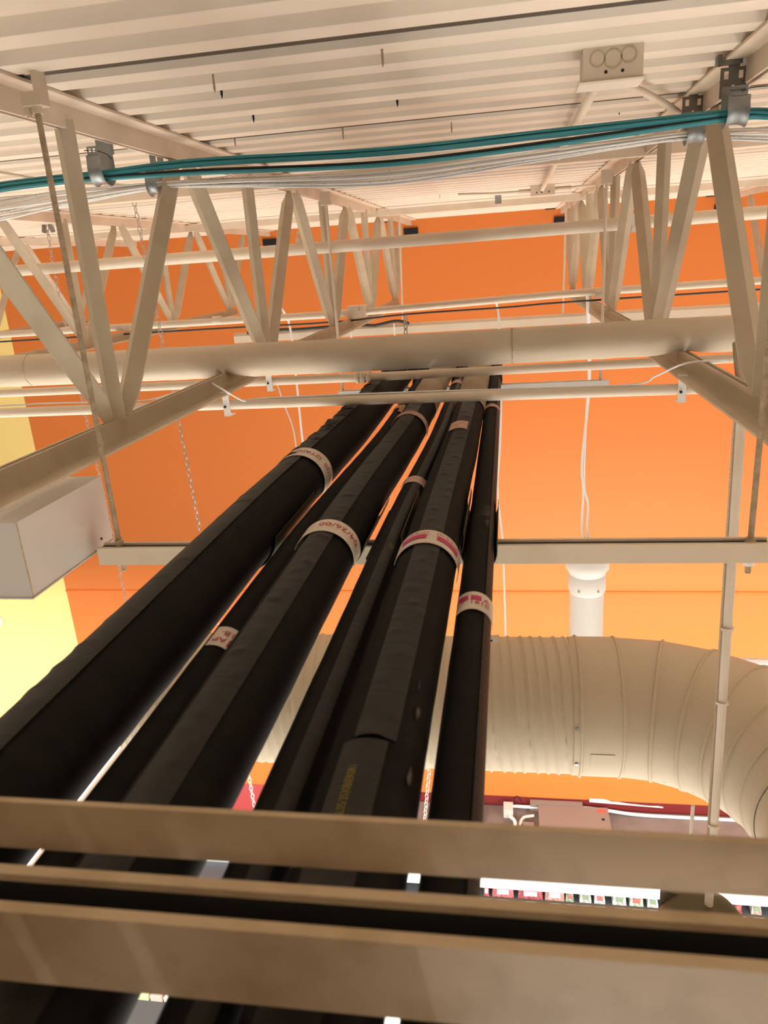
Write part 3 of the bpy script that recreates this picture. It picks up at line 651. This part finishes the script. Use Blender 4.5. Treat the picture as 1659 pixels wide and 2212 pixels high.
# ================================================================ JUNCTION BOXES ON THE DECK
t = thing('junction_box', 'cream electrical box with round knockouts under the deck, right of centre', 'junction box')
yb = 1.80
part('box', MB().box(0.160, 0.279, yb, yb+0.075, 0.319, ZD), m_joist, t)
for cx_, cz, rr in ((0.1885, 0.3595, 0.0145), (0.219, 0.357, 0.017), (0.250, 0.3615, 0.0145)):
    part('knockout', MB().tube([(cx_+rr*math.cos(a), yb-0.0004, cz+rr*math.sin(a)) for a in [2*math.pi*j/24 for j in range(24)]], 0.0016, 6, closed=True), m_web, t)
for cx_ in (0.2055, 0.2385): part('screw_hole', MB().tube([(cx_, yb-0.0008, 0.3345), (cx_, yb+0.002, 0.3345)], 0.0033, 12), m_black, t)
part('cover', MB().prism([(-0.004,0.0),(0.078,0.0),(0.078,-0.004),(-0.002,-0.004)], (0.152, yb, 0.319), (0.281, yb, 0.319), (0,1,0), (0,0,1)), m_deck, t, label='pale cover plate')
part('connector', MB().tube([(0.196, yb+0.078, 0.335), (0.197, yb+0.105, 0.335)], 0.018, 14), m_joist, t)
conduit([(0.197, 1.885, 0.331), (0.215, 4.3, 0.349), (0.224, 5.16, 0.352)], 0.0125, 'cream conduit running along the deck between the two junction boxes', m_deck)
t = thing('junction_box', 'small far cream electrical box at the end of the deck conduit', 'junction box')
part('box', MB().box(0.155, 0.300, 5.15, 5.26, 0.318, ZD), m_joist, t)
for dx in (0.035, 0.065, 0.11): part('screw_hole', MB().tube([(0.155+dx, 5.148, 0.335), (0.155+dx, 5.152, 0.335)], 0.0045, 10), m_black, t)
part('connector', MB().tube([(0.08, 5.2, 0.35), (0.16, 5.2, 0.35)], 0.014, 12), m_joist, t); part('connector', MB().tube([(0.30, 5.2, 0.35), (0.40, 5.2, 0.35)], 0.014, 12), m_joist, t)
wire('conduit', [(0.08, 5.2, 0.35), (-0.05, 5.2, 0.352), (-0.16, 5.21, 0.358), (-0.30, 5.22, 0.366)], 0.009, m_deck, 'bent cream flex leaving the small far junction box to the left', 'conduit')
wire('conduit', [(0.40, 5.2, 0.35), (0.50, 5.15, 0.352), (0.60, 5.08, 0.345), (0.66, 5.02, 0.31), (0.69, 5.0, 0.24)], 0.009, m_deck, 'bent cream flex leaving the small far junction box to the right joist', 'conduit')
def flex(pts, r, lab, m, pitch=0.006, n=14):
    P = spline(pts, n); d = [0]
    for a, b in zip(P, P[1:]): d.append(d[-1]+(b-a).length)
    out = []; s = 0; i = 0
    while s < d[-1]:
        while d[i+1] < s: i += 1
        out.append(P[i].lerp(P[i+1], (s-d[i])/(d[i+1]-d[i]))); s += pitch/2
    return single('flexible_conduit', MB().tube(out, [r if k % 2 else r*0.82 for k in range(len(out))], 12), m, lab, 'conduit', smooth=80)
flex([(0.205, 1.93, 0.345), (0.27, 2.05, 0.354), (0.35, 2.22, 0.357), (0.44, 2.40, 0.349), (0.50, 2.50, 0.334)], 0.0095, 'ribbed cream flex from the junction box to the right joist', m_joist, pitch=0.009)
# ribbed conduit right: over the bottom chord, then down to the lamp
tt = flex([tuple(onx(1592, 740, 0.615)), tuple(onx(1596, 790, 0.612)), tuple(onx(1602, 826, 0.61))], 0.0125, 'ribbed tan flex ending in a coupling on the right bottom chord', m_web, pitch=0.007)
c = onx(1603, 838, 0.61); part('coupling', MB().tube([c+Vector((0,0,0.02)), c+Vector((0,0,0.002)), c+Vector((0,0,-0.002)), c+Vector((0,0,-0.025))], [0.0165, 0.0165, 0.019, 0.019], 8), m_pipe, tt)

# ================================================================ BIG SPIRAL DUCT WITH ELBOW
t = thing('spiral_duct', 'large cream round duct with ribbed straight run and segmented elbow at right', 'duct')
DY, DZ, DR = 3.10, -1.997, 0.305
xs0 = -1.85; xe = ony(1243, 1525, DY).x
xc1 = ony(1328, 1525, DY).x
seg = 96; n = 330; rs = []
for i in range(n+1):
    x = xs0+(xe-xs0)*i/n; row = []
    for j in range(seg):
        a = 2*math.pi*j/seg; ph = (x/0.150-j/seg) % 1.0
        d = 0.0
        for c0, amp, wd in ((0.08, 0.008, 0.055), (0.38, 0.0075, 0.06), (0.68, 0.0075, 0.06), (0.97, -0.007, 0.018)):
            q = abs(ph-c0); q = min(q, 1-q)
            if q < wd: d += amp*(math.cos(q/wd*math.pi)+1)/2
        row.append((x, DY+math.cos(a)*(DR+d), DZ+math.sin(a)*(DR+d)))
    rs.append(row)
part('spiral_run', MB().rings(rs), m_duct, t, smooth=60)
def ringpts(c, ax, r, seg=72):
    return [Vector(c)+ax[0]*(math.cos(2*math.pi*j/seg)*r)+ax[1]*(math.sin(2*math.pi*j/seg)*r) for j in range(seg)]
YU, ZU = Vector((0,1,0)), Vector((0,0,1))
part('collar', MB().rings([ringpts((x, DY, DZ), (YU, ZU), r) for x, r in ((xe-0.03, DR+0.003), (xe-0.005, DR+0.006), (xe, DR+0.014), (xe+0.006, DR+0.014), (xe+0.010, DR+0.006), (xc1, DR+0.006))], caps=False), m_duct, t)
# elbow: gores about a vertical axis, turning towards the viewer
ER = 0.70; NG = 6; cxE = xc1+0.0
def elbow_ring(k, r, f=0.0):
    th = math.radians(90)*(k)/NG
    c = Vector((cxE+ER*math.sin(th), DY-ER+ER*math.cos(th), DZ)); rad = Vector((math.sin(th), math.cos(th), 0)); return c, rad
for k in range(NG):
    c0, r0_ = elbow_ring(k, DR); c1_, r1_ = elbow_ring(k+1, DR)
    part('elbow_gore', MB().rings([ringpts(c0, (r0_, ZU), DR+0.004), ringpts(c1_, (r1_, ZU), DR+0.004)], caps=False), m_duct, t)
for k in range(NG+1):
    c0, r0_ = elbow_ring(k, DR); th = math.radians(90)*k/NG; tn = Vector((math.cos(th), -math.sin(th), 0))
    part('bead', MB().rings([ringpts(c0+tn*o, (r0_, ZU), DR+q) for o, q in ((-0.009, 0.003), (-0.004, 0.011), (0.004, 0.011), (0.009, 0.003))], caps=False), m_duct, t)
ce, re_ = elbow_ring(NG, DR)
part('straight_run', MB().rings([ringpts(ce, (re_, ZU), DR), ringpts(ce+Vector((0,-2.2,0)), (re_, ZU), DR)], caps=False), m_duct, t)
part('hanger_strap', MB().rings([ringpts((ce.x, 1.6, DZ), (Vector((1,0,0)), ZU), DR+0.004), ringpts((ce.x, 1.56, DZ), (Vector((1,0,0)), ZU), DR+0.004)], caps=False), m_galv, t)
part('hanger_rod', MB().tube([(ce.x, 1.58, DZ+DR), (ce.x, 1.58, ZD)], 0.006, 8), m_rod, t)
lx = (xe+xc1)/2
g = [[(lx-0.05+0.1*i, DY+math.cos(a)*(DR+0.0075), DZ+math.sin(a)*(DR+0.0075)) for a in [math.radians(188+j*4) for j in range(5)]] for i in range(2)]
part('sticker', MB().sheet(g, 0.0008, lambda i, j: Vector((0,-1,0))), m_duct, t)
for px, py in ((1240, 1532), (1246, 1662), (1510, 1688), (1592, 1737), (968, 1402)):
    pass
for th_, k in ((-14, 0.0), (20, 0.0)):
    a = math.radians(180+th_); part('screw', MB().tube([(xe-0.018, DY+math.cos(a)*(DR+q), DZ+math.sin(a)*(DR+q)) for q in (0.0, 0.011)], 0.008, 8), m_galv, t)
for k in (1.5, 2.5, 3.5):
    th = math.radians(90)*k/NG; a = math.radians(38); c0 = Vector((cxE+ER*math.sin(th), DY-ER+ER*math.cos(th), DZ)); rad = Vector((math.sin(th), math.cos(th), 0))
    p = lambda q: c0-rad*math.cos(a)*(DR*0.985+q)-ZU*math.sin(a)*(DR*0.985+q)
    part('screw', MB().tube([p(0.0), p(0.012)], 0.008, 8), m_galv, t)
# white rag on the duct
single('rag', MB().obox(ony(1066, 1380, 3.0), (0.022,0,0.004), (0,0.02,0), (0.002,0,0.008)).obox(ony(1058, 1378, 3.0), (0.012,0,-0.003), (0,0.02,0), (0,0,0.006)), m_label, 'crumpled pale tape scrap on the duct beside the rightmost pipe', 'scrap')

# ================================================================ GREY BOX AT LEFT
t = thing('metal_box', 'pale grey metal box hanging under the left joist at the picture edge', 'metal box')
x1_, y0_, y1_, zt_, zb_ = -0.950, 1.256, 1.588, -0.436, -0.5955
part('body', MB().box(-1.45, x1_, y0_, y1_, zb_, zt_), m_greybox, t)
part('seam', MB().box(x1_, x1_+0.0012, y0_+0.001, y0_+0.004, zb_, zt_), m_rod, t); part('bottom_hem', MB().box(-1.45, x1_+0.0015, y0_-0.0015, y1_, zb_-0.003, zb_), m_greybox, t)
part('screw', MB().tube([(x1_, y1_-0.05, zb_+0.02), (x1_+0.002, y1_-0.05, zb_+0.02)], 0.003, 8), m_black, t)
part('hanger_bracket', MB().box(-1.44, -1.41, 1.40, 1.43, zt_, 0.30), m_rod, t)

# ================================================================ DECK SCREWS
pts = [(460, 172), (825, 114), (740, 286), (975, 272), (507, 309), (1075, 428), (950, 430), (1140, 462), (1555, 408), (455, 470)]
for i, (px, py) in enumerate(pts):
    c = onz(px, py-8, ZD); h = 0.030 if i < 4 else 0.02
    single('deck_screw', MB().tube([(c.x, c.y, ZD+0.003), (c.x, c.y, ZD-h*0.8), (c.x, c.y, ZD-h)], [0.0024, 0.0024, 0.0008], 8), m_rod, 'cream screw tip poking down through the roof deck', 'screw', 'painted screw tips in the deck')
for px, py in ((478, 196), (547, 251), (858, 216), (1338, 236)):
    c = onz(px, py, ZD+0.01)
    single('deck_nail', MB().tube([(c.x, c.y, ZD+0.03), (c.x, c.y, ZD+0.004), (c.x, c.y, ZD-0.006)], [0.0032, 0.0030, 0.0008], 8), m_black, 'black nail tip poking down through the roof deck', 'nail', 'black nail tips in the deck')
single('grey_clip', MB().box(-0.075, -0.03, 5.78, 5.80, 0.325, 0.40), m_galv, 'small grey strap under the deck beyond the far junction box', 'clip')

# ================================================================ LAMP ON THE RIGHT AND LOWER STORE
t = thing('pendant_lamp', 'olive dome lamp low at the right, hung on a tall tan stem', 'lamp')
lc = ony(1533, 1972, 2.03); LX, LY, LZ = lc.x-0.005, 2.03, lc.z
part('dome', lathe([(0.018, LZ+0.035), (0.05, LZ+0.030), (0.10, LZ+0.005), (0.14, LZ-0.05), (0.155, LZ-0.11), (0.16, LZ-0.16)], LX-0.01, LY), m_olive, t)
part('ballast_box', MB().obox((LX-0.075, LY+0.10, LZ-0.03), (0.045,-0.015,0.0), (0.015,0.04,0), (0,0,0.04)), m_olive, t)
p0 = Vector((LX, LY, LZ+0.02)); p1 = onx(1600, 905, 0.606)
part('stem', MB().tube([p0, p0.lerp(p1, 0.5), p1], 0.0135, 14), m_joist, t)
p2 = p0+Vector((-0.055, 0.06, 0.0)); part('cord', MB().tube([p2+Vector((0,0,0.03)), p2+Vector((0,0.0,0.35))], 0.006, 8), m_pipe, t)
# spiral cord wound along the stem
P = []; nn = 900; ax = (p1-p0); axn = ax.normalized(); u = axn.cross(Vector((0,1,0))).normalized()
for i in range(nn): P.append(p0+ax*(0.16+0.84*i/nn)+Vector((-0.0165, 0, 0)))
part('flex_cord', MB().tube(P, [0.0042 if i % 2 else 0.0022 for i in range(nn)], 6), m_pipe, t, smooth=80)
for f in (0.20, 0.47, 0.62): 
    q = p0+ax*f; part('cable_tie', MB().tube([q-axn*0.004, q+axn*0.004], 0.0185, 14), m_joist, t)

# fixtures of the store: the cold case along the wall
t = thing('refrigerated_case', 'long refrigerated case along the orange wall, white front band over packed trays', 'refrigerated case')
ZC = -6.90; YF = 7.22; X0c, X1c = -2.9, 6.5
part('top_panel', MB().box(X0c, X1c, YF+0.02, 8.28, ZC-0.05, ZC), m_case, t)
part('front_fascia', MB().box(X0c, X1c, YF-0.02, YF+0.02, -7.21, -6.84), m_fascia, t)
part('back_wall', MB().box(X0c, X1c, 8.1, 8.2, -OZ, ZC-0.05), m_slate, t)
part('base', MB().box(X0c, X1c, 7.0, 8.1, -OZ, -8.6), m_fascia, t)
for z in (-7.39, -7.9): part('shelf', MB().box(X0c, X1c, 7.18, 8.1, z-0.03, z), m_slate, t)
part('case_light', MB().box(X0c+0.1, X1c-0.1, 7.3, 7.36, -7.15, -7.12), mat('case_lamp', (0.9,0.9,0.9), 0.5, emit=(0.95,0.98,1.0), estr=1.5), t)
cols = [(0.55,0.12,0.14),(0.60,0.16,0.17),(0.45,0.08,0.10),(0.62,0.30,0.26),(0.35,0.48,0.34),(0.62,0.62,0.58),(0.70,0.70,0.68),(0.66,0.62,0.60),(0.50,0.60,0.48),(0.72,0.72,0.70),(0.35,0.08,0.08),(0.60,0.42,0.36)]
words = ['red', 'pink', 'dark red', 'salmon', 'pale green', 'grey white', 'white', 'cream', 'green white', 'silver white', 'maroon', 'tan']
pk = [((1045,1057),0),((1063,1110),1),((1119,1173),2),((1177,1220),3),((1222,1240),4),((1252,1278),5),((1284,1308),6),((1323,1354),7),((1360,1391),8),((1399,1423),9),((1588,1606),10),((1625,1648),11)]
for i, ((xa, xb), ci) in enumerate(pk):
    yy = 1938+(xa-1045)*0.036
    a = ony(xa, yy, 7.24).x; b = ony(xb, yy, 7.24).x
    t2 = thing('food_tray', '%s packed food tray, %s from the left in the cold case front row' % (words[ci], ['first','second','third','fourth','fifth','sixth','seventh','eighth','ninth','tenth','eleventh','twelfth'][i]), 'food tray', 'packed trays in the cold case')
    part('tray', MB().prism([(0,0),(b-a,0),(b-a-0.015,0.15),(0.015,0.15)], (a, 7.245, -7.385), (a, 7.42, -7.33), (1,0,0), (0,0.25,0.97)), mat('tray_'+words[ci].replace(' ','_'), tuple(c*0.45 for c in cols[ci]), 0.4, noise_amt=0.9, noise_scale=30, col2=tuple(min(1, c*0.9+0.03) for c in cols[ci]), lo=0.45, hi=0.6), t2)
    part('price_tag', MB().box((a+b)/2-0.06, (a+b)/2+0.06, 7.17, 7.176, -7.405, -7.355), m_fascia, t2)
    part('film_label', MB().obox(((a+b)/2, 7.258, -7.315), ((b-a)*0.26,0,0), (0,0.004,-0.001), (0,0.007,0.026)), m_fascia if ci < 4 else mat('green_label', (0.17,0.24,0.15), 0.5) if ci % 2 else mat('red_label', (0.34,0.10,0.09), 0.5), t2)
# kit on top of the cold case
z = ZC+0.001
t = thing('electrical_enclosure', 'wide beige electrical enclosure lying on top of the cold case', 'electrical box')
part('cover', MB().box(0.30, 1.17, 7.72, 8.20, z, z+0.11), m_carton, t); part('grey_front', MB().box(0.30, 1.17, 7.60, 7.72, z, z+0.05), m_white, t, label='grey front panel')
part('red_sticker', MB().box(1.03, 1.14, 8.10, 8.17, z+0.11, z+0.112), mat('red_sticker', (0.55,0.09,0.06), 0.5), t)
part('knob', MB().tube([(1.09, 7.98, z+0.108), (1.09, 7.98, z+0.118)], 0.018, 10), m_black, t)
for x in (0.37, 0.72, 0.80): part('fitting', MB().tube([(x, 7.60, z+0.02), (x, 7.56, z+0.02)], 0.016, 8), m_galv, t)
t = thing('wiring_tray', 'beige wiring trough behind the enclosure on the cold case', 'wiring trough')
part('trough', MB().box(0.2, 0.86, 8.205, 8.28, z, z+0.12), m_carton, t); part('outlet', MB().box(0.31, 0.37, 8.2, 8.206, z+0.05, z+0.10), m_white, t)
t = thing('junction_box', 'grey control box with hoses left of the wide beige enclosure on the cold case', 'junction box')
part('box', MB().box(-0.14, -0.02, 8.05, 8.2, z, z+0.13), m_greybox, t)
part('hose', MB().tube(spline([(-0.06, 8.03, z+0.05), (0.0, 7.9, z+0.08), (-0.02, 7.75, z+0.06), (-0.12, 7.68, z+0.03), (-0.25, 7.7, z+0.03)], 8), 0.022, 8), m_white, t)
part('hose', MB().tube(spline([(0.10, 7.6, z+0.03), (0.06, 7.8, z+0.05), (0.10, 7.98, z+0.07), (0.24, 8.05, z+0.06)], 8), 0.018, 8), m_greybox, t)
t = thing('compressor', 'small brown mechanical unit with dark fittings on the cold case', 'machine part')
part('body', MB().box(0.0, 0.24, 7.66, 7.94, z, z+0.05), m_carton, t)
for x, y, r, m in ((0.08, 7.86, 0.02, m_black), (0.13, 7.82, 0.016, m_black), (0.07, 7.80, 0.014, m_black), (0.12, 7.72, 0.028, mat('red_fitting', (0.5, 0.16, 0.14), 0.5))): part('fitting', MB().tube([(x, y, z+0.05), (x, y, z+0.065)], r, 10), m, t)
wire('white_pipe', [(-0.02, 8.22, z+0.05), (0.25, 8.22, z+0.05), (0.9, 8.24, z+0.06), (1.5, 8.2, z+0.03), (2.0, 8.2, z+0.02), (3.0, 8.2, z+0.02)], 0.02, m_white, 'white pipe running along the back of the cold case top', 'pipe')
wire('wire', [(1.17, 7.72, z+0.02), (1.35, 7.62, z+0.02), (1.7, 7.60, z+0.02), (2.2, 7.58, z+0.02), (2.45, 7.5, z+0.02), (2.55, 7.35, z+0.02)], 0.010, m_white, 'white cable curling across the cold case top from the enclosure', 'cable')
wire('wire', [(0.0, 8.15, z+0.13), (0.0, 8.15, z+0.24), (0.05, 8.15, z+0.26), (0.09, 8.15, z+0.18)], 0.007, m_black, 'small black wire loop standing by the grey control box', 'wire')
mb = MB(); rr = []
for i in range(14):
    x = 0.95+i*0.07; h = 0.02+0.03*abs(noise.noise(Vector((i*0.7, 2, 5))))+(0.03 if i < 4 else 0)
    rr.append([(x, 8.285, z+0.01+0.12-i*0.003), (x, 8.27, z+0.01+0.12-i*0.003), (x, 8.27, z+h+0.125-i*0.004), (x, 8.285, z+h+0.125-i*0.004)])
single('plastic_sheet', MB().rings(rr), m_white, 'torn white plastic film against the dark red wall band', 'plastic film', smooth=30)
single('control_stub', MB().box(-0.62, -0.40, 7.9, 8.2, z, z+0.10).box(-0.62, -0.40, 7.66, 7.9, z, z+0.05), m_carton, 'beige control stub on the cold case seen through the pipe gap', 'electrical box')

# display units glimpsed between the nearest bars
t = thing('display_case', 'slate topped display case glimpsed between the two nearest bars', 'display case')
part('body', MB().box(-4.6, -3.2, 6.7, 7.55, -OZ, -7.34), m_fascia, t); part('top_panel', MB().box(-4.55, -3.25, 6.86, 7.44, -7.34, -7.32), mat('blue_grey_panel', (0.055, 0.07, 0.085), 0.3), t)
part('back_ledge', MB().box(-4.6, -3.2, 7.46, 7.56, -7.34, -7.24), m_fascia, t)
t = thing('display_case', 'dark display case at the bottom of the picture with bright packets along its back', 'display case')
part('body', MB().box(-4.05, -3.2, 4.6, 5.75, -OZ, -7.33), m_slate, t); part('side_panel', MB().box(-4.12, -4.05, 4.6, 5.75, -OZ, -7.28), m_fascia, t, label='white side panel')
part('lid', MB().box(-4.0, -3.25, 4.7, 5.45, -7.33, -7.31), mat('grey_lid', (0.05, 0.052, 0.054), 0.35), t)
pcol = [((0.5,0.6,0.3),'green'), ((0.62,0.4,0.35),'salmon'), ((0.75,0.72,0.55),'pale yellow'), ((0.75,0.5,0.08),'amber'), ((0.62,0.2,0.18),'red')]
for i, (cc, w) in enumerate(pcol):
    single('packet', MB().box(-4.02+i*0.155, -3.89+i*0.155, 5.48, 5.70, -7.33, -7.27+0.01*(i % 2)), mat('packet_'+w.replace(' ','_'), cc, 0.4), '%s food packet on the dark display case at the bottom' % w, 'packet', 'packets on the dark display case')

# fittings on the wall
WL = thing('strip_light', 'white strip light near the orange wall, its end showing right of the duct', 'lamp')
part('housing', MB().prism([(-0.035,-0.03),(0.035,-0.03),(0.045,0.02),(0.02,0.045),(-0.02,0.045),(-0.045,0.02)], (-1.5, 6.5, -3.70), (4.6, 6.5, -3.70), (0,1,0), (0,0,1)), m_white, WL)
part('tube', MB().tube([(-1.45, 6.5, -3.742), (4.55, 6.5, -3.742)], 0.013, 10), m_led, WL)
for xw in (3.6, 4.5): part('hanger_wire', MB().tube([(xw, 6.5, -3.66), (xw, 6.5, ZD)], 0.004, 6), m_chain, WL)
c = ony(-4, 1341, 8.27); single('wall_box', MB().box(c.x-0.12, c.x+0.06, 8.24, 8.30, c.z-0.05, c.z+0.05), m_white, 'small white box on the yellow wall at the left edge', 'wall box')

# ================================================================ LIGHT
def area(name, loc, sx, sy, power, rot, col=(1.0, 0.965, 0.91)):
    L = bpy.data.lights.new(name, 'AREA'); L.shape = 'RECTANGLE'; L.size = sx; L.size_y = sy; L.energy = power; L.color = col
    o = bpy.data.objects.new(name, L); o.location = Vector(loc)+Vector((0,0,OZ)); o.rotation_euler = rot; COL.objects.link(o); return o
def lamp_strip(x, y0, y1, z, label, up, down, hang=None):
    t = thing('strip_light', label, 'lamp', 'hanging strip lights over the store')
    part('housing', MB().prism([(-0.07,0),(0.07,0),(0.07,0.05),(0.04,0.07),(-0.04,0.07),(-0.07,0.05)], (x, y0, z), (x, y1, z), (1,0,0), (0,0,1)), m_white, t)
    part('diffuser', MB().box(x-0.055, x+0.055, y0+0.03, y1-0.03, z-0.03, z), m_led, t)
    part('uplight', MB().box(x-0.035, x+0.035, y0+0.03, y1-0.03, z+0.07, z+0.08), m_led, t)
    for yh in (hang or (y0+0.4, y1-0.4)): part('hanger_wire', MB().tube([(x, yh, z+0.07), (x, yh, ZD)], 0.004, 6), m_chain, t)
    L = y1-y0; ym = (y0+y1)/2
    if up: area('strip_uplight', (x, ym, z+0.10), 0.12, L, up, (math.pi, 0, 0))
    if down: area('strip_downlight', (x, ym, z-0.05), 0.12, L, down, (0, 0, 0))
lamp_strip(-2.78, 0.9, 4.2, -3.2, 'bright strip light glimpsed as a white sliver beside the largest black pipe', 30, 500, (1.2, 2.2))
lamp_strip(-7.4, -1.0, 6.2, -3.2, 'unseen strip light added far left by the yellow wall, outside the picture', 50, 650)  # this and the next three: unseen lamps added to light the room
lamp_strip(0.4, -3.5, 0.2, -3.2, 'unseen strip light added below and behind the nearest bars', 20, 900)
lamp_strip(5.2, -1.0, 6.2, -3.2, 'unseen strip light added far right, outside the picture', 60, 950)
lamp_strip(3.2, -3.5, 0.8, -3.2, 'unseen strip light added right of and behind the viewer', 20, 900)

area('wall_strip_glow', (1.5, 6.53, -3.63), 6.0, 0.05, 75, (math.radians(180-38), 0, 0))
area('wall_strip_downlight', (1.5, 6.5, -3.77), 6.0, 0.05, 40, (math.radians(25), 0, 0))
W = bpy.data.worlds.new('store_ambient'); C.world = W; W.use_nodes = True
bg = W.node_tree.nodes['Background']; bg.inputs[0].default_value = (1.0, 0.96, 0.9, 1); bg.inputs[1].default_value = 0.07

# ================================================================ ORIGINS AT THE BASE, EVERYTHING UP TO FLOOR LEVEL
def tree(o):
    out = [o]
    for c in o.children: out += tree(c)
    return out
bpy.context.view_layer.update()
for r in ROOTS:
    obs = [o for o in tree(r) if o.type == 'MESH']
    vs = [v.co for o in obs for v in o.data.vertices]
    lo = [min(v[i] for v in vs) for i in range(3)]; hi = [max(v[i] for v in vs) for i in range(3)]
    base = Vector(((lo[0]+hi[0])/2, (lo[1]+hi[1])/2, lo[2]))
    for o in obs: o.data.transform(Matrix.Translation(-base))
    r.location = base+Vector((0, 0, OZ))

# ================================================================ CAMERA
cam = bpy.data.cameras.new('camera'); co = bpy.data.objects.new('camera', cam); COL.objects.link(co)
cam.sensor_fit = 'HORIZONTAL'; cam.sensor_width = 36.0; cam.lens = F*36.0/1659.0; cam.clip_start = 0.01; cam.clip_end = 100
Rc = Matrix(((R[0][0], -R[0][1], -R[0][2]), (R[1][0], -R[1][1], -R[1][2]), (R[2][0], -R[2][1], -R[2][2])))
co.matrix_world = Matrix.Translation((0, 0, OZ)) @ Rc.to_4x4()
cam.dof.use_dof = True; cam.dof.focus_distance = 2.4; cam.dof.aperture_fstop = 10.0
C.camera = co
C.view_settings.view_transform = 'Standard'; C.view_settings.look = 'None'; C.view_settings.gamma = 1.0; C.view_settings.use_curve_mapping = False
C.view_settings.exposure = 0.13
